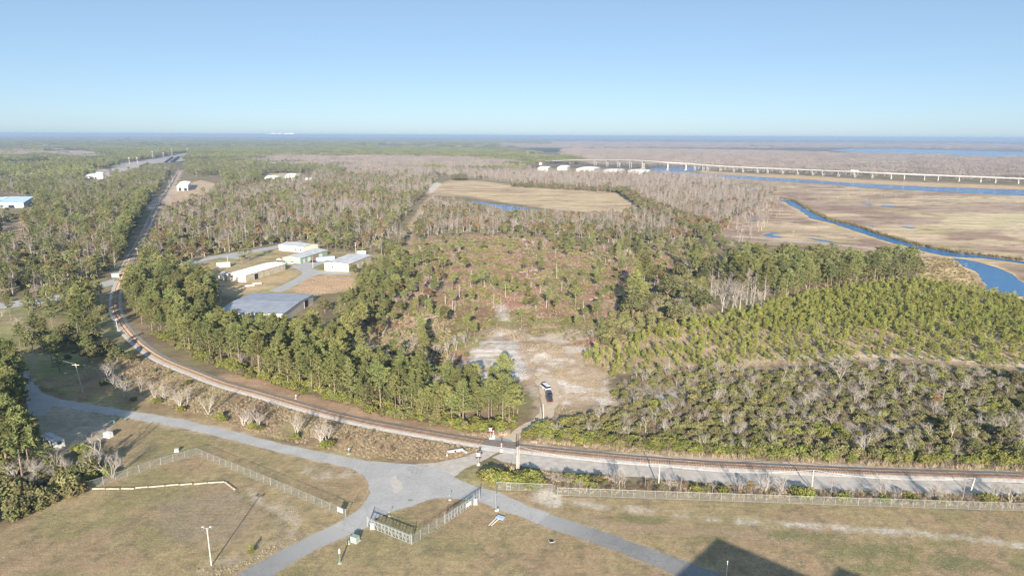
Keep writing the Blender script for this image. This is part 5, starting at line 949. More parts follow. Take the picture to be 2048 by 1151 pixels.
kind('swamp_tree', 16, swamp_bark, cyp_bark, ('trunk', 'twigs'), [lambda: mk_cypress(16)] * 5 + [lambda: mk_bare(15, 1, .75, .5, 1.5)] * 3, [lambda: mk_cypress(16, .6)] * 3 + [lambda: mk_bare(15, 1, .8, .5, 1.6)] * 4, 'tree', 'slender leafless swamp tree', 'slender leafless trees')
kind('green_shrub', 2.4, bark_m, shrub_leaf, ('stems', 'foliage'), [lambda: mk_shrub(2.4, 1.9)] * 5, [lambda: mk_shrub(2.4, 1.9, .34, 7, 26)] * 3, 'shrub', 'olive green shrub', 'olive shrubs')
kind('hedge_shrub', 2.2, bark_m, bright_leaf, ('stems', 'foliage'), [lambda: mk_shrub(2.2, 2.1)] * 4, [lambda: mk_shrub(2.2, 2.1, .34, 7, 26)] * 2, 'shrub', 'bright green bush', 'bright green bushes')
kind('brush_shrub', 1.6, brush_m, brush_m, ('stems', 'twigs'), [lambda: mk_brush(1.6, 1.2)] * 4, [lambda: mk_brush(1.6, 1.2, 45)] * 2, 'shrub', 'dry brown twiggy shrub', 'dry brown shrubs')
kind('roadside_tree', 8, white_bark, pale_bark, ('trunk', 'twigs'), [lambda: mk_bare(8, 3, .95, 1, 1.2)] * 4 + [lambda: mk_bare(8, 5, 1.0, 1, .9)] * 2, [lambda: mk_bare(8, 3, 1.1, .5, .8)], 'tree', 'whitish bare tree', 'whitish bare trees along the road')
kind('grey_shrub', 3.2, greyb, greyb, ('stems', 'twigs'), [lambda: mk_bare(3.2, 4, 1.2, 1, 1.4)] * 3, [lambda: mk_bare(3.2, 3, 1.2, .5, 1.6)] * 2, 'shrub', 'low leafless grey shrub', 'leafless grey shrubs')

# ------------------------------------------------------------------ where things grow
BUILT = [(o.location.copy(), o) for o in COL.objects if o.parent is None and o.get('category') in ('building', 'warehouse')]
BOXES = []
for _, o in BUILT:
    cs = [o.matrix_basis @ Vector(v.co) for c in o.children if c.type == 'MESH' and 'wall' in c.name for v in c.data.vertices]
    if cs:
        P2 = np.array([(c.x, c.y) for c in cs]); BOXES.append((P2.min(0) - 1.5, P2.max(0) + 1.5, o.matrix_basis.inverted(), None))
        loc = np.array([tuple(o.matrix_basis.inverted() @ c) for c in cs])[:, :2]; BOXES[-1] = (loc.min(0) - 1.5, loc.max(0) + 1.5, o.matrix_basis.inverted(), None)
ROADPOLYS = [MAIN_ROAD, LOWER_ROAD, RIGHT_ROAD, CROSS_ROAD, APRON, DIRT_DRIVE, SERVICE_GRAVEL, FAR_ROAD, YARD_ROAD, YARD_DRIVE, CREEK, POOL, RIVER, POND, LAKE, BACK_RIVER, SLAB, RAILYARD]
WORLDPOLYS = [[tuple(G(*p)[:2]) for p in poly] for poly in ROADPOLYS]
def blocked(P, rail=4.0, grow=0.0):
    bad = np.zeros(len(P), bool)
    for poly in WORLDPOLYS: bad |= inpoly(P[:, 0], P[:, 1], poly)
    tk = track[::3]
    for i in range(0, len(P), 4000):
        d = np.hypot(P[i:i + 4000, None, 0] - tk[None, :, 0], P[i:i + 4000, None, 1] - tk[None, :, 1]).min(1); bad[i:i + 4000] |= d < rail + np.maximum(0, P[i:i + 4000, 1] - 600) * .006
    for lo, hi, M, _ in BOXES:
        q = np.c_[P, np.zeros(len(P)), np.ones(len(P))] @ np.array(M).T; bad |= (q[:, 0] > lo[0]) & (q[:, 0] < hi[0]) & (q[:, 1] > lo[1]) & (q[:, 1] < hi[1])
    return bad
def grid(poly, spacing, jit=.48):
    W = np.array([G(*p)[:2] for p in poly]); lo, hi = W.min(0), W.max(0); xs = np.arange(lo[0], hi[0], spacing); yy = np.arange(lo[1], hi[1], spacing)
    if len(xs) * len(yy) == 0 or len(xs) * len(yy) > 3e6: return np.zeros((0, 2))
    X, Y = np.meshgrid(xs, yy); X = X + (np.arange(len(yy)) % 2)[:, None] * spacing * .5; P = np.stack([X.ravel(), Y.ravel()], 1) + (rng.random((X.size, 2)) - .5) * 2 * jit * spacing
    return P[inpoly(P[:, 0], P[:, 1], [tuple(w) for w in W])]
def grow(poly, spacing, mix, smin=.8, smax=1.2, rail=4.0, thin=None, keepout=(), jit=.48):
    """scatter over an outline; mix {kind: weight}; thin(x,y)->0..1 keeps that share; neighbours of a kind gather in drifts"""
    P = grid(poly, spacing, jit)
    if len(P) == 0: return
    P = P[~blocked(P, rail)]
    if len(P) and thin is not None: P = P[rng.random(len(P)) < thin(P[:, 0], P[:, 1])]
    if len(P):
        pxx, pyy = PX(np.c_[P, np.zeros(len(P))]); ok = np.ones(len(P), bool); kk = np.minimum(1, 260 / np.maximum(P[:, 1], 1)); wx = (fbm(P[:, 0] / 9, P[:, 1] / 9, 501, 3) - .5) * 60 * kk; wy_ = (fbm(P[:, 0] / 9, P[:, 1] / 9, 502, 3) - .5) * 36 * kk
        for ko in keepout: ok &= ~inpoly(pxx + wx, pyy + wy_, ko)
        P = P[ok]
    if len(P) == 0: return
    names = list(mix); w = np.array([mix[n] for n in names], float); w /= w.sum()
    sc = []
    for i, n in enumerate(names):
        f = fbm(P[:, 0] / (spacing * 5), P[:, 1] / (spacing * 5), 300 + 13 * (sum(map(ord, n)) % 50), 3); sc.append(np.log(w[i] + 1e-6) + (f - .5) * 5.0 - np.log(-np.log(rng.random(len(P)) + 1e-9) + 1e-9) * .8)
    ch = np.argmax(np.array(sc), 0)
    for p, c in zip(P, ch): K[names[c]]['pts'].append((p[0], p[1], rng.uniform(smin, smax)))
def put(kname, lst, s=None):
    for it in lst: x, y = it[0], it[1]; g = G(x, y); K[kname]['pts'].append((g[0], g[1], (it[2] if len(it) > 2 else (s or 1.0)) * (1 + rng.uniform(-.06, .06))))
# --- near pine belt along the railway
BELT = [(252, 606), (300, 590), (360, 610), (430, 655), (490, 688), (560, 694), (640, 694), (700, 705), (740, 740), (800, 770), (880, 788), (940, 782), (1000, 785), (1045, 820), (1035, 848), (960, 862), (850, 842), (750, 822), (660, 797), (560, 768), (470, 740), (400, 716), (340, 690), (292, 655), (258, 628)]
grow(BELT, 4.7, {'pine_tree': .78, 'evergreen_tree': .06, 'bare_tree': .10, 'russet_tree': .06}, .6, 1.15, 7)
grow([(300, 665), (400, 722), (470, 746), (560, 774), (660, 803), (750, 828), (850, 848), (960, 868), (1040, 852), (1035, 835), (960, 848), (850, 828), (750, 806), (660, 780), (560, 752), (470, 725), (400, 702), (330, 668)], 2.6, {'hedge_shrub': .6, 'green_shrub': .4}, .6, 1.3, 5.5)
put('pine_tree', [(452, 668, .8), (475, 676, .85), (500, 683, .85), (525, 687, .9), (548, 690, .85), (566, 688, .9), (588, 694, .85), (604, 697, .9), (920, 842, .95), (955, 838, .9), (880, 836, .85), (1000, 830, .75), (1010, 842, .7), (838, 826, .95), (800, 815, 1.0), (690, 795, 1.0), (640, 785, 1.05), (600, 770, .9), (985, 800, .8), (560, 760, 1.0), (520, 700, .9), (545, 704, .95), (575, 700, .85), (600, 706, .9), (480, 690, .9)])
# --- trees around the railway bend, both sides
grow([(246, 596), (262, 560), (300, 543), (350, 548), (410, 560), (432, 590), (430, 640), (340, 640), (280, 625)], 5.2, {'pine_tree': .5, 'evergreen_tree': .25, 'russet_tree': .12, 'bare_tree': .13}, .75, 1.1, 5)
grow([(285, 545), (262, 520), (290, 500), (330, 530), (360, 545)], 6, {'pine_tree': .6, 'evergreen_tree': .2, 'russet_tree': .2}, .7, 1.0, 6)
FIELDS = [[(0, 444), (48, 440), (55, 470), (40, 492), (0, 490)], [(120, 433), (180, 428), (205, 440), (150, 452)], [(-30, 380), (75, 395), (76, 436), (-30, 436)], [(350, 372), (400, 360), (430, 366), (420, 385), (370, 400), (330, 412), (320, 405)], [(168, 338), (228, 336), (232, 366), (172, 374)], [(232, 340), (262, 336), (300, 328), (345, 325), (345, 333), (300, 337), (262, 347), (236, 356)], [(345, 355), (440, 350), (450, 372), (420, 392), (370, 404)], [(300, 420), (322, 418), (360, 345), (345, 345), (325, 385), (295, 405)], [(530, 348), (625, 345), (625, 362), (530, 364)]]
grow([(-60, 600), (0, 598), (90, 586), (180, 562), (226, 548), (250, 500), (272, 460), (285, 430), (200, 412), (80, 418), (-60, 430)], 6.0, {'pine_tree': .42, 'evergreen_tree': .18, 'bare_tree': .14, 'swamp_tree': .14, 'russet_tree': .12}, .45, 1.1, 6, keepout=FIELDS, thin=lambda x, y: np.clip(fbm(x / 30, y / 30, 601) * 5 - 1.2, .12, 1)); grow([(-60, 600), (0, 598), (90, 586), (180, 562), (226, 548), (250, 500), (272, 460), (285, 430), (200, 412), (80, 418), (-60, 430)], 6.5, {'green_shrub': .6, 'brush_shrub': .25, 'grey_shrub': .15}, .8, 1.8, 9, keepout=FIELDS)
grow([(262, 470), (285, 430), (298, 405), (300, 395), (285, 395), (250, 430), (235, 480), (225, 540), (240, 540)], 4.6, {'pine_tree': .75, 'evergreen_tree': .25}, .8, 1.15, 6, keepout=FIELDS)
grow([(130, 628), (180, 598), (215, 612), (222, 640), (190, 660), (140, 650)], 5.5, {'pine_tree': .75, 'evergreen_tree': .25}, .8, 1.1, 6)
grow([(60, 700), (110, 672), (190, 672), (215, 700), (235, 720), (190, 735), (150, 728), (110, 712)], 6.0, {'pine_tree': .5, 'evergreen_tree': .3, 'green_shrub': .2}, .65, 1.0, 6)
put('pine_tree', [(95, 622, .9), (110, 630, .95), (128, 618, .9), (82, 614, .8), (60, 622, .75), (142, 645, 1.0), (40, 690, .7), (72, 676, .75), (22, 640, .8), (105, 655, .85), (88, 690, .8), (60, 645, .85), (75, 640, .8), (120, 745, .75), (105, 730, .8), (155, 640, 1.05), (10, 590, 1.0)]); put('bare_tree', [(34, 656, .85), (4, 632, .6), (180, 650, .8), (62, 760, .3)]); put('evergreen_tree', [(235, 722, .75), (262, 728, .55), (215, 712, .8), (190, 690, .8), (178, 662, .75)])
# --- roadside bare trees and the brush between road and railway
put('roadside_tree', [(207, 761, 1.05), (214, 760, .9), (175, 757, .7), (250, 797, .95), (282, 782, .85), (311, 796, .9), (331, 800, .75), (360, 811, .95), (375, 806, .7), (417, 828, 1.0), (487, 851, .75), (501, 852, .9), (517, 855, .8), (594, 871, .95), (642, 889, 1.05), (655, 885, .9), (232, 775, .8)])
put('hedge_shrub', [(208, 768, .9), (268, 800, .6), (314, 806, .9), (362, 822, .8), (440, 836, .9), (448, 842, .7), (505, 856, .9), (520, 858, .7), (590, 877, .8), (650, 893, 1.0), (662, 890, .7), (375, 768, .8)])
grow([(250, 722), (330, 745), (420, 775), (560, 815), (700, 850), (840, 880), (920, 897), (880, 912), (780, 902), (690, 880), (560, 846), (430, 806), (330, 775), (250, 745)], 2.4, {'brush_shrub': .9, 'green_shrub': .1}, .4, .7, 4.5, thin=lambda x, y: np.clip(fbm(x / 10, y / 10, 71) * 3 - 1.0, .05, .9))
# --- woods of the lower left corner, some of it outside the frame and throwing its shade over the road
grow([(-420, 900), (-60, 770), (20, 745), (40, 790), (42, 850), (25, 880), (-60, 960), (-500, 1050)], 3.7, {'pine_tree': .7, 'evergreen_tree': .3}, .95, 1.3, 5)
grow([(-300, 1060), (20, 885), (60, 905), (120, 935), (150, 960), (160, 985), (100, 1012), (0, 1050), (-60, 1100)], 3.4, {'green_shrub': .5, 'hedge_shrub': .1, 'grey_shrub': .3, 'brush_shrub': .1}, .9, 1.8, 5)
put('bare_tree', [(114, 948, 1.0), (142, 955, .9), (30, 960, .9), (80, 962, .75)]); put('pine_tree', [(15, 905, .85), (40, 890, .8), (-20, 930, 1.0)]); put('grey_shrub', [(200, 935, 1.7), (188, 942, 1.3)]); put('evergreen_tree', [(150, 960, .5)])
put('hedge_shrub', [(170, 905, 1.3), (175, 925, 1.1), (165, 945, 1.2), (205, 945, 1.2), (220, 950, .8), (160, 970, .9), (180, 958, 1.2), (150, 900, .8)])
put('pine_tree', [(-70, 935, 1.15), (-30, 948, 1.1), (15, 938, 1.05), (48, 918, .85), (-110, 965, 1.2), (-5, 968, 1.0), (-60, 985, 1.2), (30, 905, .9), (-150, 1000, 1.2), (-110, 920, 1.1), (60, 905, .7), (45, 910, 1.15), (25, 918, 1.2), (62, 928, .95), (5, 902, 1.2), (82, 932, .8), (35, 880, 1.1), (20, 955, 1.3), (45, 955, 1.25), (60, 942, 1.15), (0, 960, 1.3), (30, 937, 1.25), (-40, 970, 1.3), (172, 940, .5), (470, 668, .8)]); put('bare_tree', [(202, 942, 1.5), (226, 955, 1.0), (190, 948, 1.2)]); put('evergreen_tree', [(180, 952, .62)]); put('hedge_shrub', [(502, 1104, .45)]); put('young_pine_tree', [(503, 1104, .45)])
# --- brush round the crossing and along the right fence
put('hedge_shrub', [(967, 955, 1.0), (978, 959, 1.3), (995, 962, 1.3), (1010, 962, 1.2), (985, 950, 1.0), (1003, 955, 1.1), (1020, 966, 1.0), (1048, 962, 1.4), (1062, 962, 1.4), (1074, 968, 1.2), (1040, 970, 1.3), (1056, 973, 1.3), (1068, 974, 1.1), (1165, 968, 1.1), (1178, 970, .7), (1605, 996, 1.4), (1596, 990, 1.3), (1615, 992, 1.2), (1390, 982, .9), (1445, 985, 1.0), (1680, 1000, .8), (1690, 998, .9), (1765, 1002, .9), (1975, 1004, 1.1), (1960, 1000, .8), (1825, 1003, .8), (1320, 976, .7)])
grow([(1085, 960), (1160, 955), (1300, 968), (1500, 980), (1700, 990), (2160, 1000), (2160, 1020), (2048, 1014), (1716, 1003), (1442, 993), (1200, 984), (1090, 978)], 1.9, {'brush_shrub': .62, 'green_shrub': .2, 'grey_shrub': .18}, .5, .95, 4, thin=lambda x, y: np.full(len(x), .8))
put('swamp_tree', [(x, 975 + (x - 1200) * .033 + (i * 7) % 9 - 4, .22 + ((i * 37) % 10) * .022) for i, x in enumerate([1228, 1239, 1290, 1352, 1361, 1425, 1468, 1476, 1530, 1551, 1640, 1662, 1745, 1758, 1801, 1870, 1884, 1925, 1990, 2002, 2040])]); put('bare_tree', [(1235, 972, .8), (1245, 970, .7), (1530, 982, .8), (1565, 986, .75), (1770, 996, .75), (1870, 1000, .8), (2020, 1004, .8), (1985, 1002, .7)]); put('bare_tree', [(1235, 972, .55), (1250, 975, .45), (1340, 978, .5), (1520, 985, .55), (1560, 990, .5), (1580, 985, .4), (1750, 998, .5), (1790, 1000, .55), (1855, 1002, .5), (1880, 1004, .45), (1700, 996, .4), (1480, 984, .5)]); put('russet_tree', [(1500, 986, .38), (1295, 976, .22), (1370, 980, .25)])
# --- the scrub right of the crossing
SCOPEN = [[(1250, 778), (1290, 772), (1345, 768), (1370, 772), (1385, 806), (1330, 803), (1270, 798)], [(1150, 760), (1222, 755), (1240, 812), (1190, 835), (1120, 832), (1100, 800)], [(1600, 852), (1700, 848), (1860, 854), (1860, 862), (1700, 860), (1620, 860)], [(1530, 798), (1650, 780), (1660, 786), (1560, 806)]]
grow(SCRUB, 2.9, {'green_shrub': .60, 'hedge_shrub': .14, 'grey_shrub': .14, 'brush_shrub': .12}, .6, 1.1, 8.5, keepout=SCOPEN)
grow(SCRUB, 9.0, {'bare_tree': .88, 'evergreen_tree': .07, 'russet_tree': .05}, .45, .8, 10, keepout=SCOPEN)
grow([(1050, 880), (1100, 888), (1300, 903), (1500, 914), (1800, 928), (2160, 943), (2160, 925), (1800, 905), (1500, 893), (1300, 883), (1100, 862), (1060, 862)], 2.5, {'hedge_shrub': .85, 'green_shrub': .15}, .75, 1.2, 6.5)
put('bare_tree', [(1490, 905, .62), (1435, 800, .85), (1545, 850, .6), (1680, 760, 1.0), (1800, 775, .95), (1330, 870, .8), (1290, 865, .8), (1250, 860, .75), (1900, 880, .85), (1820, 905, .8), (1960, 860, .8), (2010, 870, .9), (1720, 770, .9)]); put('evergreen_tree', [(1980, 850, .55), (2030, 770, .6), (2000, 880, .5), (1790, 735, .45), (1650, 760, .45)])
put('hedge_shrub', [(1080, 862, 1.4), (1095, 856, 1.3), (1070, 870, 1.3), (1130, 850, 1.2), (1230, 790, .8), (1225, 750, .8)])
put('green_shrub', [(1262, 775, .7), (1275, 790, .6), (1300, 800, .8), (1340, 803, .9), (1362, 795, .7), (1385, 800, 1.0), (1248, 795, .8), (1322, 772, .5), (1372, 772, .8)]); put('young_pine_tree', [(1180, 715, 1.2), (1192, 708, 1.3), (1172, 718, .9), (1205, 715, 1.1)])
# --- young pine plantation, thinning to rows towards the viewer
YP_D = [(1205, 702), (1330, 655), (1480, 626), (1560, 602), (1650, 582), (1830, 560), (1950, 580), (2160, 625), (2160, 700), (1900, 668), (1700, 654), (1560, 660), (1420, 668), (1300, 684), (1235, 715)]
grow(YP_D, 2.7, {'young_pine_tree': 1}, .6, 1.2, thin=lambda x, y: np.clip(fbm(x / 12, y / 7, 81) * 5 - 1.7 + np.clip((y - 280) / 60, -.3, .8), .06, .95))
grow([(1165, 728), (1235, 715), (1420, 668), (1700, 654), (1900, 668), (2160, 700), (2160, 752), (1800, 716), (1560, 728), (1420, 738), (1330, 748), (1240, 750)], 3.4, {'young_pine_tree': 1}, .55, 1.05, thin=lambda x, y: np.clip(fbm(x / 16, y / 5, 82) * 5 - 1.7, .15, .95))
# --- tall pine grove and the bare cluster beside it
grow([(1445, 566), (1490, 548), (1540, 536), (1600, 535), (1700, 538), (1835, 545), (1838, 556), (1700, 575), (1600, 585), (1560, 596), (1500, 590)], 5.0, {'pine_tree': .9, 'evergreen_tree': .1}, .9, 1.3)
grow([(1395, 612), (1420, 580), (1470, 575), (1540, 590), (1520, 620), (1450, 628)], 5.5, {'bare_tree': .6, 'swamp_tree': .4}, .75, 1.15)
grow([(1180, 680), (1215, 640), (1260, 590), (1380, 545), (1450, 530), (1500, 545), (1440, 575), (1400, 600), (1420, 625), (1330, 655), (1220, 695)], 4.2, {'green_shrub': .55, 'hedge_shrub': .12, 'grey_shrub': .15, 'evergreen_tree': .08, 'pine_tree': .05, 'bare_tree': .05}, .8, 1.6)
# --- the clearing
OPEN = [BARELOT, [(980, 690), (1000, 600), (1030, 600), (1040, 660)]]
grow([(700, 640), (760, 560), (830, 500), (880, 500), (900, 560), (850, 620), (780, 660), (740, 700)], 7.5, {'bare_tree': .3, 'lone_pine_tree': .3, 'evergreen_tree': .2, 'russet_tree': .2}, .5, .85)
grow(CLEARING, 2.9, {'brush_shrub': .62, 'green_shrub': .28, 'hedge_shrub': .10}, .3, .85, keepout=OPEN, thin=lambda x, y: np.clip(fbm(x / 16, y / 12, 91) * 4 - 1.3, .08, .95))
grow(CLEARING, 15, {'lone_pine_tree': .74, 'evergreen_tree': .08, 'bare_tree': .18}, .55, 1.05, keepout=OPEN, thin=lambda x, y: np.clip(fbm(x / 45, y / 45, 97) * 5 - 2.0, .08, .9))
grow([(690, 650), (720, 560), (760, 530), (810, 520), (830, 560), (800, 610), (760, 640), (720, 680)], 7.0, {'pine_tree': .7, 'evergreen_tree': .15, 'russet_tree': .15}, .6, .95)
grow([(1000, 480), (1240, 490), (1430, 480), (1500, 500), (1600, 520), (1540, 540), (1440, 540), (1300, 520), (1100, 500)], 10, {'lone_pine_tree': .35, 'pine_tree': .25, 'evergreen_tree': .2, 'bare_tree': .2}, .55, .9)
put('pine_tree', [(845, 695, .65), (850, 712, .7), (640, 690, 1.0), (632, 695, 1.0), (868, 592, .8), (740, 600, .9), (795, 590, .8), (815, 570, .7), (1195, 515, .8), (1282, 512, .8)])
put('lone_pine_tree', [(1030, 589, 1.05), (905, 580, 1.05), (963, 580, 1.1), (840, 596, 1.25), (945, 580, .8), (1046, 550, 1.0), (1008, 500, .8), (1195, 550, .9), (703, 716, 1.5), (788, 738, 1.2), (1370, 640, .9), (1240, 510, 1.1), (1415, 500, 1.0)]); put('bare_tree', [(930, 690, .9), (912, 700, .9), (895, 705, .85), (955, 690, .5), (790, 740, .6), (1045, 760, .8), (865, 770, .8), (840, 765, .9), (735, 750, .8), (765, 760, .8), (820, 775, .7)])
grow([(700, 720), (760, 740), (860, 770), (930, 775), (935, 750), (900, 715), (860, 700), (780, 700), (720, 690)], 4.5, {'bare_tree': .35, 'green_shrub': .3, 'grey_shrub': .25, 'brush_shrub': .1}, .5, 1.0)
# --- the compound's own trees
put('evergreen_tree', [(708, 548, .72), (485, 520, .5), (720, 600, .85), (690, 610, .8), (650, 625, .8)]); put('pine_tree', [(483, 527, .75), (498, 522, .95), (640, 500, .9), (655, 502, .95), (672, 505, .95), (690, 505, .9), (625, 495, .9), (662, 498, 1.0), (700, 500, .85), (700, 620, .75), (680, 640, .9)])
put('hedge_shrub', [(646, 538, .5), (640, 537, .5)])
# --- middle-distance woods
MID = [(285, 515), (330, 530), (350, 527), (385, 518), (480, 500), (560, 486), (615, 478), (620, 490), (700, 500), (745, 505), (775, 480), (800, 445), (838, 400), (850, 385), (870, 362), (820, 352), (650, 348), (480, 368), (420, 390), (380, 405), (335, 420), (305, 450)]
grow(MID, 6.4, {'swamp_tree': .46, 'pine_tree': .15, 'evergreen_tree': .15, 'russet_tree': .17, 'bare_tree': .07}, .45, 1.05, 9, keepout=FIELDS, thin=lambda x, y: np.clip(fbm(x / 30, y / 30, 602) * 5 - 1.1, .15, 1)); grow(MID, 7.0, {'green_shrub': .55, 'brush_shrub': .25, 'grey_shrub': .2}, 1.0, 2.0, 9, keepout=FIELDS)
grow([(760, 520), (800, 500), (815, 470), (790, 470), (755, 500)], 5, {'swamp_tree': .5, 'evergreen_tree': .5}, .6, .9)
grow([(830, 478), (900, 466), (1040, 468), (1250, 488), (1420, 478), (1460, 455), (1440, 430), (1300, 424), (1240, 430), (1130, 436), (1060, 430), (1000, 430), (930, 414), (860, 405), (835, 440)], 5.6, {'swamp_tree': .40, 'bare_tree': .22, 'evergreen_tree': .24, 'russet_tree': .14}, .6, .95, keepout=[POND])
grow([(700, 350), (880, 352), (960, 358), (1030, 368), (1110, 373), (1235, 383), (1262, 392), (1290, 415), (1340, 428), (1450, 445), (1530, 430), (1550, 402), (1545, 385), (1500, 371), (1430, 357), (1330, 350), (1200, 347), (1040, 345), (850, 340), (640, 335)], 7.6, {'swamp_tree': .90, 'evergreen_tree': .04, 'russet_tree': .06}, .5, 1.05)
grow([(1232, 384), (1250, 383), (1280, 400), (1320, 420), (1400, 445), (1440, 470), (1400, 480), (1320, 440), (1285, 424), (1262, 404)], 6.5, {'evergreen_tree': .75, 'russet_tree': .25}, .85, 1.25); grow([(1020, 374), (1110, 379), (1235, 386), (1235, 382), (1110, 374), (1020, 369)], 7, {'evergreen_tree': .6, 'russet_tree': .4}, .5, .8); grow([(905, 356), (930, 356), (932, 361), (905, 361)], 6, {'evergreen_tree': 1}, .9, 1.1)
grow([(1455, 490), (1480, 440), (1540, 425), (1555, 405), (1562, 430), (1530, 455), (1500, 490)], 13, {'swamp_tree': 1}, .7, 1.0)
# loose dead trees on the open marsh and the bank of the river
grow(MARSH, 42, {'swamp_tree': .7, 'bare_tree': .3}, .4, .7, thin=lambda x, y: np.clip(fbm(x / 120, y / 120, 95) * 3 - 1.2, 0, .7))
# left: pine country round the rail yard
grow([(-60, 436), (0, 432), (80, 418), (200, 412), (296, 402), (335, 372), (344, 352), (352, 340), (300, 336), (262, 342), (235, 348), (222, 352), (175, 352), (130, 360), (60, 365), (-60, 365)], 7.2, {'pine_tree': .46, 'swamp_tree': .30, 'evergreen_tree': .14, 'russet_tree': .10}, .55, 1.1, 10, keepout=FIELDS + [RAILYARD])
grow([(365, 345), (372, 330), (420, 325), (520, 335), (640, 335), (700, 345), (650, 350), (530, 345), (520, 365), (430, 388), (400, 362), (385, 350)], 7.5, {'pine_tree': .5, 'evergreen_tree': .25, 'swamp_tree': .25}, .8, 1.1, 12, keepout=FIELDS)

# ------------------------------------------------------------------ realise: the 300 that show largest as individuals, the rest as one mass per kind
LM = [('the three parked cars', 1097, 790), ('the level crossing', 1000, 890), ('the slate roofed warehouse', 560, 612), ('the white roofed warehouse', 520, 552), ('the sage green shed', 615, 518), ('the flat roofed white shed', 700, 535), ('the broad concrete slab', 985, 725), ('the overgrown concrete slab', 1320, 788), ('the tall pine grove', 1680, 560), ('the wide creek bend', 1980, 560),
      ('the white site trailer', 104, 885), ('the street lamp pole', 165, 784), ('the left fence corner', 393, 909), ('the twin floodlight pole', 423, 1130), ('the railway bend', 232, 610), ('the far level crossing', 240, 562), ('the tan field', 1080, 390), ('the blue pond', 1020, 415), ('the fence pole by the rounded bush', 1623, 978), ('the farthest fence pole', 1940, 986), ('the first fence pole', 1317, 974),
      ('the white concrete strip', 1165, 698), ('the shaded left pole', 71, 728), ('the drive pole below the cars', 1087, 843), ('the marker post on the verge', 698, 907), ('the compound entrance pole', 456, 532), ('the white engine shed', 368, 378), ('the blue roofed warehouse', 40, 410), ('the pole in the cleared strip', 785, 463), ('the narrow creek', 1700, 456), ('the culvert headwall', 910, 903), ('the round evergreen tree', 708, 548),
      ('the transformer pole in the belt', 442, 603), ('the small railway marker', 592, 797), ('the crossing gate beyond the rails', 987, 876), ('the pale path in the scrub', 1740, 856), ('the sandy plantation track', 1800, 712), ('the bare tree cluster', 1470, 600), ('the lone pine of the clearing', 1030, 588), ('the white equipment box', 217, 873)]
LMW = np.array([G(a, b)[:2] for _, a, b in LM]); used_labels = {}
PROTO = bpy.data.collections.new('plant_shapes')
def gn_scatter(name, meshes, pts, idx, label):
    """one object that carries an instance of one of the meshes on each of its points"""
    coll = bpy.data.collections.new(name + '_shapes')
    for i, me in enumerate(meshes): o = bpy.data.objects.new(f'{name}_shape_{i:02d}', me); coll.objects.link(o)
    n = len(pts); me = bpy.data.meshes.new(name); me.vertices.add(n); P = np.array(pts); co = np.c_[P[:, :2], np.zeros(n)]; me.vertices.foreach_set('co', co.astype(np.float32).ravel())
    for an, ty, dat in (('s', 'FLOAT', P[:, 2]), ('r', 'FLOAT', rng.random(n) * 6.283), ('k', 'INT', idx)):
        a = me.attributes.new(an, ty, 'POINT'); a.data.foreach_set('value', np.asarray(dat, np.int32 if ty == 'INT' else np.float32))
    me.update(); o = link(name, me); tag(o, label, kind='stuff')
    ng = bpy.data.node_groups.new(name, 'GeometryNodeTree'); ng.interface.new_socket('Geometry', in_out='INPUT', socket_type='NodeSocketGeometry'); ng.interface.new_socket('Geometry', in_out='OUTPUT', socket_type='NodeSocketGeometry'); N = ng.nodes; L = ng.links
    gi, go = N.new('NodeGroupInput'), N.new('NodeGroupOutput'); ci_ = N.new('GeometryNodeCollectionInfo'); ci_.inputs[0].default_value = coll; ci_.inputs[1].default_value = True; ci_.inputs[2].default_value = True
    ip = N.new('GeometryNodeInstanceOnPoints'); ip.inputs['Pick Instance'].default_value = True
    def na(nm, ty): q = N.new('GeometryNodeInputNamedAttribute'); q.data_type = ty; q.inputs[0].default_value = nm; return q.outputs[0]
    cx = N.new('ShaderNodeCombineXYZ'); L.new(na('r', 'FLOAT'), cx.inputs[2]); L.new(gi.outputs[0], ip.inputs['Points']); L.new(ci_.outputs[0], ip.inputs['Instance']); L.new(na('k', 'INT'), ip.inputs['Instance Index']); L.new(cx.outputs[0], ip.inputs['Rotation']); L.new(na('s', 'FLOAT'), ip.inputs['Scale']); L.new(ip.outputs[0], go.inputs[0])
    md = o.modifiers.new('scatter', 'NODES'); md.node_group = ng; return o
REST_NAME = {'lone_pine_tree': ('pine_stand', 'small crowned pines scattered over the clearing'), 'pine_tree': ('pine_forest', 'dense green pine woods in the middle distance'), 'young_pine_tree': ('pine_plantation', 'crowded young pines filling the plantation'), 'evergreen_tree': ('evergreen_woods', 'dark evergreen crowns scattered through the woods'), 'russet_tree': ('russet_woods', 'russet crowns scattered through the woods'), 'roadside_tree': ('roadside_woods', 'whitish bare trees along the road'), 'bare_tree': ('bare_woods', 'leafless grey trees in the distance'), 'swamp_tree': ('swamp_forest', 'leafless swamp forest behind the clearing and field'), 'green_shrub': ('undergrowth', 'olive undergrowth across scrub and clearing'), 'hedge_shrub': ('green_undergrowth', 'bright green undergrowth along the railway'), 'brush_shrub': ('dry_undergrowth', 'dry brown brush across the clearing and verges'), 'grey_shrub': ('grey_undergrowth', 'leafless grey undergrowth in the scrub')}
adj = ['small', 'low', 'medium', 'tall', 'very tall']
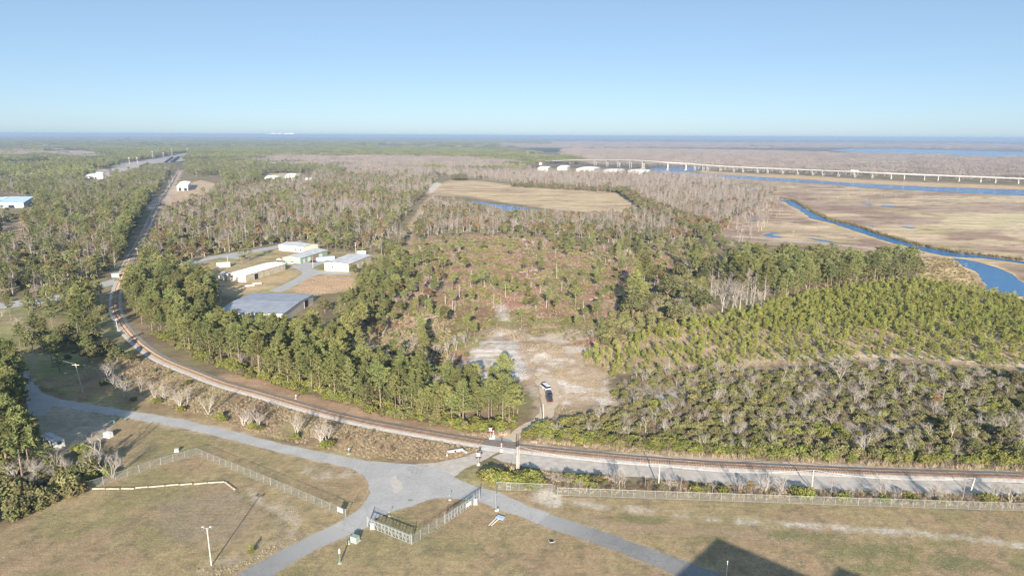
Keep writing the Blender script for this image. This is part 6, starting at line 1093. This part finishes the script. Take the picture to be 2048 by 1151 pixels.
for kn, k in K.items():
    pts = np.array(k['pts']); D = np.hypot(pts[:, 0], pts[:, 1]); pxx, pyy = PX(np.c_[pts[:, :2], np.zeros(len(pts))]); inv = (pxx > -15) & (pxx < 2063) & (pyy < 1175) & (pts[:, 1] > 60)
    size = pts[:, 2] * k['H'] / D * np.where(inv, 1, .001); order = np.argsort(-size); NI = 300 if kn not in ('brush_shrub',) else 250
    ind = [i for i in order[:NI] if inv[i]]; rest = np.array(sorted(set(range(len(pts))) - set(ind)), int)
    tms = [(a.mesh(k['parts'][0], k['tm']), b_.mesh(k['parts'][1], k['cm'])) for a, b_ in k['near']]
    recs = {}
    for i in ind:
        x, y, s = pts[i]; dl = np.hypot(LMW[:, 0] - x, LMW[:, 1] - y); j = int(np.argmin(dl)); dx, dy = x - LMW[j, 0], y - LMW[j, 1]
        rel = ('behind' if dy > 0 else 'in front of') if abs(dy) > abs(dx) else ('right of' if dx > 0 else 'left of'); recs.setdefault((j, rel), []).append((dl[j], i))
    for (j, rel), lst in recs.items():
        for r, (dist, i) in enumerate(sorted(lst)):
            x, y, s = pts[i]; v = int(rng.integers(len(tms))); lab = (ordw(r + 1) + ' nearest ' if len(lst) > 1 else 'single ') + f"{k['noun']} {rel} {LM[j][0]}"
            t = thing(kn, lab, k['cat'], (x, y, 0), rng.uniform(0, 6.28), k['group']); sz = s; t.scale = (sz * rng.uniform(.92, 1.1), sz * rng.uniform(.92, 1.1), sz)
            for nm, me in zip(k['parts'], tms[v]): link(nm, me, t)
    if len(rest):
        far = D[rest] > 430; nn, nl = len(k['near']), len(k['low']); idx = np.where(far, nn + rng.integers(0, nl, len(rest)), rng.integers(0, nn, len(rest)))
        gn_scatter(REST_NAME[kn][0], [combo(kn, a, k['tm'], b_, k['cm']) for a, b_ in k['near'] + k['low']], pts[rest], idx, REST_NAME[kn][1])
    print(kn, len(pts), len(ind))
# ------------------------------------------------------------------ the wooded country beyond, as clumps
cl_p = [combo('pine_clump', *sum(zip(mk_clump('pine'), (bark_m, pine_leaf)), ())) for _ in range(4)]; cl_b = [combo('bare_clump', *sum(zip(mk_clump('bare'), (swamp_bark, cyp_bark)), ())) for _ in range(4)]
FARFIELD = FIELDS + [RAILYARD, LAKE, RIVER, BACK_RIVER, [(510, 325), (610, 322), (640, 330), (520, 334)], [(0, 326), (60, 322), (110, 324), (120, 329), (40, 333), (0, 334)], [(80, 302), (160, 300), (240, 308), (200, 311), (90, 308)], [(1050, 309), (1130, 309), (1130, 316), (1050, 316)], [(600, 332), (700, 330), (690, 345), (610, 345)], [(1060, 328), (1310, 332), (1310, 348), (1060, 345)], MARSH, BACKMARSH]
def far_patch(poly, spacing, pmix, s0, s1):
    P = grid(poly, spacing); P = P[~blocked(P, 14)]; pxx, pyy = PX(np.c_[P, np.zeros(len(P))]); ok = np.ones(len(P), bool)
    for f in FARFIELD: ok &= ~inpoly(pxx, pyy, f)
    P = P[ok]; q = fbm(P[:, 0] / 330, P[:, 1] / 130, 201, 4) + (pmix - .5); pxx, pyy = PX(np.c_[P, np.zeros(len(P))]); wob = (fbm(P[:, 0] / 90, P[:, 1] / 90, 205, 3) - .5) * 8
    for f in BAREBELT: q = np.where(inpoly(pxx, pyy + wob, f), q - .35, q)
    for f in PINEBELT: q = np.where(inpoly(pxx, pyy + wob, f), q + .35, q)
    gapx = np.zeros(len(P))
    for f in FARGAP: gapx = np.where(inpoly(pxx, pyy + wob * .3, f), 1, gapx)
    P = P[gapx < .5]; q = q[gapx < .5]; gap = fbm(P[:, 0] / 420, P[:, 1] / 130, 9, 4)
    for p, f, g in zip(P, q, gap):
        if g > .66 and p[1] > 2500: continue
        (fp_ if f > .5 else fb_).append((p[0], p[1], rng.uniform(s0, s1)))
fp_, fb_ = [], []
BAREBELT = [[(-20, 302), (140, 301), (210, 312), (200, 322), (100, 315), (-20, 318)], [(-20, 355), (60, 358), (50, 372), (-20, 372)], [(430, 316), (640, 312), (900, 318), (1040, 325), (1040, 340), (640, 338), (480, 330)], [(1000, 288), (1120, 290), (1130, 300), (1000, 296)]]
PINEBELT = [[(205, 318), (300, 305), (380, 298), (380, 303), (300, 318), (210, 330)], [(392, 296), (520, 296), (520, 322), (440, 325), (380, 322)], [(-20, 333), (140, 333), (200, 340), (130, 360), (-20, 354)], [(640, 296), (1000, 303), (1130, 311), (1000, 320), (800, 312), (640, 308)]]
FARGAP = [[(-20, 294), (120, 292), (125, 295), (-20, 297)], [(150, 312), (230, 310), (240, 315), (160, 317)], [(390, 322), (440, 320), (440, 330), (395, 330)], [(700, 288), (900, 288), (900, 290), (700, 291)], [(260, 287), (330, 286), (330, 289), (260, 290)], [(560, 284), (700, 284), (700, 286), (560, 286)]]
far_patch([(-60, 366), (60, 366), (130, 361), (222, 353), (235, 348), (222, 330), (300, 317), (374, 303), (384, 296), (-60, 294)], 34, .78, .8, 1.1)
far_patch([(392, 296), (376, 325), (420, 326), (520, 336), (640, 336), (850, 340), (1040, 345), (1080, 330), (1180, 331), (1130, 312), (1000, 300), (700, 294)], 34, .60, .8, 1.1)
far_patch([(1120, 312), (1190, 332), (1290, 337), (1400, 339), (1600, 346), (1760, 352), (2160, 368), (2160, 318), (1900, 313), (1700, 309), (1500, 303), (1300, 300), (1130, 299)], 36, .05, .8, 1.15)
far_patch([(-200, 292), (390, 294), (700, 292), (1100, 297), (1100, 284), (700, 281), (390, 280), (-200, 280)], 85, .62, 1.0, 1.3); far_patch([(1100, 297), (1700, 297), (2200, 300), (2200, 291), (1700, 287), (1100, 284)], 85, .18, 1.0, 1.3)
far_patch([(-200, 279), (700, 280), (1200, 283), (2200, 290), (2200, 285), (1200, 278.5), (700, 276), (-200, 274)], 260, .5, 1.2, 1.7)
for nm, pl, ms, lab in (('hazy_pine_forest', fp_, cl_p, 'distant dark pine woods fading to blue'), ('hazy_bare_forest', fb_, cl_b, 'distant leafless grey woods beyond bridge and field')):
    gn_scatter(nm, ms, pl, rng.integers(0, len(ms), len(pl)), lab); print(nm, len(pl))
# ------------------------------------------------------------------ dead trunks, logs
def snag(px, py, s, lab):
    t = thing('dead_trunk', lab, 'dead tree', GV(px, py), rs.uniform(0, 6)); a = MB(); h = 6 * s; a.tube([(0, 0, 0), (rs.uniform(-.2, .2), 0, h * .5), (rs.uniform(-.3, .3), rs.uniform(-.3, .3), h)], [.17, .12, .05], 5); a.build('trunk', dead_m, t); b_ = MB()
    for _ in range(4): z = h * rs.uniform(.4, .9); d = rv(); d.z = abs(d.z) * .6; limb(b_, Vector((0, 0, z)), d.normalized(), h * .22, .05, 2, 3)
    b_.build('stub_branch', dead_m, t)
sn = [(x, y) for x, y in zip(rng.uniform(840, 1400, 70), rng.uniform(490, 640, 70)) if inpoly(np.array([x]), np.array([y]), CLEARING)[0]][:38]
for i, (x, y) in enumerate(sn):
    dl = [math.hypot(*(G(x, y)[:2] - w)) for w in LMW]; j = int(np.argmin(dl)); r = sum(1 for a, b2 in sn if int(np.argmin([math.hypot(*(G(a, b2)[:2] - w)) for w in LMW])) == j and math.hypot(*(G(a, b2)[:2] - LMW[j])) <= dl[j] + 1e-6)
    snag(x, y, rng.uniform(.6, 1.3), f'{ordw(r)} nearest bleached dead trunk to {LM[j][0]}')
for i, (a, b2) in enumerate([((790, 690), (815, 655)), ((800, 720), (812, 690)), ((655, 700), (668, 745)), ((690, 740), (720, 728)), ((860, 745), (885, 765)), ((845, 640), (880, 632)), ((930, 770), (938, 742)), ((1040, 545), (1080, 540)), ((1180, 600), (1215, 590))]):
    p, q = GV(*a), GV(*b2); t = thing('fallen_log', ordw(i + 1) + ' bleached fallen log counting from the cut ground by the belt', 'log', p, 0, 'fallen logs in the clearing'); MB().tube([(0, 0, .25), (q - p) + Vector((0, 0, .3))], [.24, .1], 6).build('trunk', dead_m, t); MB().tube([(q - p) * .7 + Vector((0, 0, .3)), (q - p) * .85 + Vector((.8, .3, 1.2))], [.08, .03], 4).build('branch', dead_m, t)
# ------------------------------------------------------------------ tall grass and reeds
def grasses(name, zones, mat_, label, H=.9):
    pts = []
    for poly, sp, s0, s1, th in zones:
        P = grid(poly, sp); P = P[~blocked(P, 3.6)]
        if th: P = P[rng.random(len(P)) < np.clip(fbm(P[:, 0] / 6, P[:, 1] / 6, 401) * 4 - th, 0, 1)]
        pts += [(p[0], p[1], rng.uniform(s0, s1)) for p in P]
    ms = []
    for _ in range(4): a, b_ = mk_grass(26, H); ms.append(b_.mesh('grass_tuft', mat_))
    gn_scatter(name, ms, pts, rng.integers(0, 4, len(pts)), label); print(name, len(pts))
grasses('dry_grass', [([(250, 700), (420, 765), (560, 805), (700, 842), (840, 874), (960, 898), (900, 920), (740, 916), (560, 878), (420, 838), (300, 800), (240, 760)], .8, .35, .8, 1.0), ([(1060, 884), (1300, 908), (1500, 919), (1800, 933), (2160, 948), (2160, 940), (1800, 926), (1500, 912), (1300, 901), (1060, 876)], .9, .7, 1.5, 1.2), ([(880, 868), (1000, 878), (1030, 862), (960, 868)], .8, .7, 1.4, .8),
    (BARELOT, 1.0, .25, .6, 1.3), (YP_D, 2.0, .4, .9, 1.2), ([(690, 640), (900, 620), (900, 760), (760, 760), (690, 710)], 1.2, .4, 1.0, 1.0), (CLEARING, 2.2, .3, .8, 1.2), ([(600, 552), (700, 552), (712, 578), (640, 590), (590, 585)], 1.2, .3, .6, .8), (PLANT, 2.2, .5, 1.1, 1.1), ([(960, 945), (1000, 925), (1100, 945), (1300, 960), (2160, 996), (2160, 1020), (1450, 996), (1115, 984), (994, 975)], 1.0, .5, 1.0, 1.2), ([(380, 1140), (440, 1150), (530, 1100), (590, 1060), (560, 1090), (470, 1130)], .8, .3, .6, 1.0)], grass_m, 'tall dry grass along the railway, verges and clearing')
grasses('scrub_twigs', [(SCRUB, 1.5, .8, 1.7, .9)], mat('scrub_twig_tangle', (.255, .215, .15), .95, .2, .5, rand=.25, col2=(.17, .15, .095)), 'tangle of grey brown twigs filling the scrub')
grasses('creek_reeds', [([(1560, 396), (1588, 399), (1618, 416), (1656, 436), (1711, 449), (1761, 467), (1836, 488), (1911, 503), (2048, 519), (2048, 522), (1911, 506), (1836, 491), (1761, 470), (1711, 452), (1656, 440), (1618, 420), (1588, 403)], 2.2, 1.2, 2.6, 0), ([(1840, 515), (1905, 517), (1940, 545), (1965, 580), (1890, 565), (1835, 550)], 3.0, 1.0, 1.6, .8)], reed_m, 'reeds lining the banks of the creek', 1.2)
lawn_m = mat('lawn_grass_blades', (.40, .33, .20), .95, .15, .08, rand=.3, col2=(.25, .225, .12))
P = grid(LAWN, .55); ex = PX(np.c_[P, np.zeros(len(P))]); P = P[(ex[0] > -30) & (ex[0] < 2080) & (ex[1] < 1175)]; P = P[~blocked(P, 3.5)]; d_n = fbm(P[:, 0] / 5, P[:, 1] / 3, 701, 4); P = P[rng.random(len(P)) < np.clip(d_n * 4 - 1.35, .05, .9)]
edge = []
for poly_, sp_ in ((MAIN_ROAD, .3), (LOWER_ROAD, .3), (RIGHT_ROAD, .3), (CROSS_ROAD, .5), (DIRT_DRIVE, .5)):      # grass creeping over the road edges
    W_ = [G(*q)[:2] for q in poly_]
    for i in range(len(W_)):
        a_, b_ = W_[i], W_[(i + 1) % len(W_)]; n_e = int(np.linalg.norm(b_ - a_) / sp_)
        for k in range(n_e):
            q = a_ + (b_ - a_) * (k + rng.random()) / max(n_e, 1) + rng.normal(0, .28, 2)
            if fbm(np.array([q[0] / 4]), np.array([q[1] / 4]), 711)[0] > .42: edge.append(q)
edge = np.array(edge); jn = [tuple(G(*q)[:2]) for q in ((690, 1030), (760, 1030), (740, 1060), (670, 1085))]; jn2 = [tuple(G(*q)[:2]) for q in ((1060, 1005), (1110, 1020), (1085, 1060), (1060, 1045))]; jn3 = [tuple(G(*q)[:2]) for q in ((805, 920), (905, 945), (905, 960), (830, 942))]
for j_ in (jn, jn2, jn3): edge = edge[~inpoly(edge[:, 0], edge[:, 1], j_)]
P = np.vstack([P, edge]); print('edge', len(edge))
gn_scatter('lawn_grass', [mk_grass(12, .14, .3)[1].mesh('lawn_tuft', lawn_m) for _ in range(5)], [(p[0], p[1], rng.uniform(.6, 1.5)) for p in P], rng.integers(0, 5, len(P)), 'short winter grass tufts over the lawns'); print('lawn', len(P))
# stones along the lower road and in the dry gully
stm = mat('pale_rubble', (.40, .335, .265), .95, .2, 1, rand=.3); stones = []
for poly, sp in (([(415, 1151), (470, 1128), (540, 1098), (600, 1066), (605, 1072), (545, 1106), (475, 1138), (440, 1158)], .4), ([(560, 1000), (600, 1018), (606, 1040), (580, 1048), (545, 1020)], .5), ([(455, 968), (490, 985), (500, 995), (470, 985)], .8)):
    P = grid(poly, sp); P = P[~blocked(P)]; stones += [(p[0], p[1], rng.uniform(.25, .7)) for p in P if rng.random() < .7]
def mk_stone():
    b_ = MB(); b_.ball((0, 0, .08), (.22, .18, .14), 6, 4); b_.v = [(x * rs.uniform(.8, 1.2), y * rs.uniform(.8, 1.2), z * rs.uniform(.8, 1.2)) for x, y, z in b_.v]; return b_.mesh('stone', stm)
gn_scatter('rubble', [mk_stone() for _ in range(3)], stones, rng.integers(0, 3, len(stones)), 'loose pale rubble along the gully and lower road')
# distant steam over the horizon
b2 = G(566, 272.5); stm2 = mat('white_steam', (.85, .85, .86), 1.0, .03, .001); m = MB()
for i in range(16): x = rs.gauss(0, 1) * 260; m.ball((x, rs.uniform(-60, 60), 70 + max(0, 1 - abs(x) / 700) * rs.uniform(0, 90)), (rs.uniform(40, 110), 80, rs.uniform(9, 18)), 8, 5)
D0 = 28500.0; tag(m.build('steam_cloud', stm2, None, (b2[0] / b2[1] * D0, D0, 20)), 'low white steam cloud on the far left horizon', kind='stuff')

# ------------------------------------------------------------------ the hazy air
hz = bpy.data.materials.new('haze_air'); hz.use_nodes = True; N = hz.node_tree.nodes; N.clear(); o_ = N.new('ShaderNodeOutputMaterial'); pv = N.new('ShaderNodeVolumePrincipled')
pv.inputs['Color'].default_value = (.38, .53, .77, 1); pv.inputs['Density'].default_value = HAZE_DENSITY; pv.inputs['Anisotropy'].default_value = 0.0; hz.node_tree.links.new(pv.outputs[0], o_.inputs['Volume'])
try: hz.cycles.homogeneous_volume = True
except Exception: pass
tag(MB().box((0, 13450, 46), (64000, 27800, 94)).build('haze', hz), 'thin blue winter haze over the whole landscape', kind='stuff')
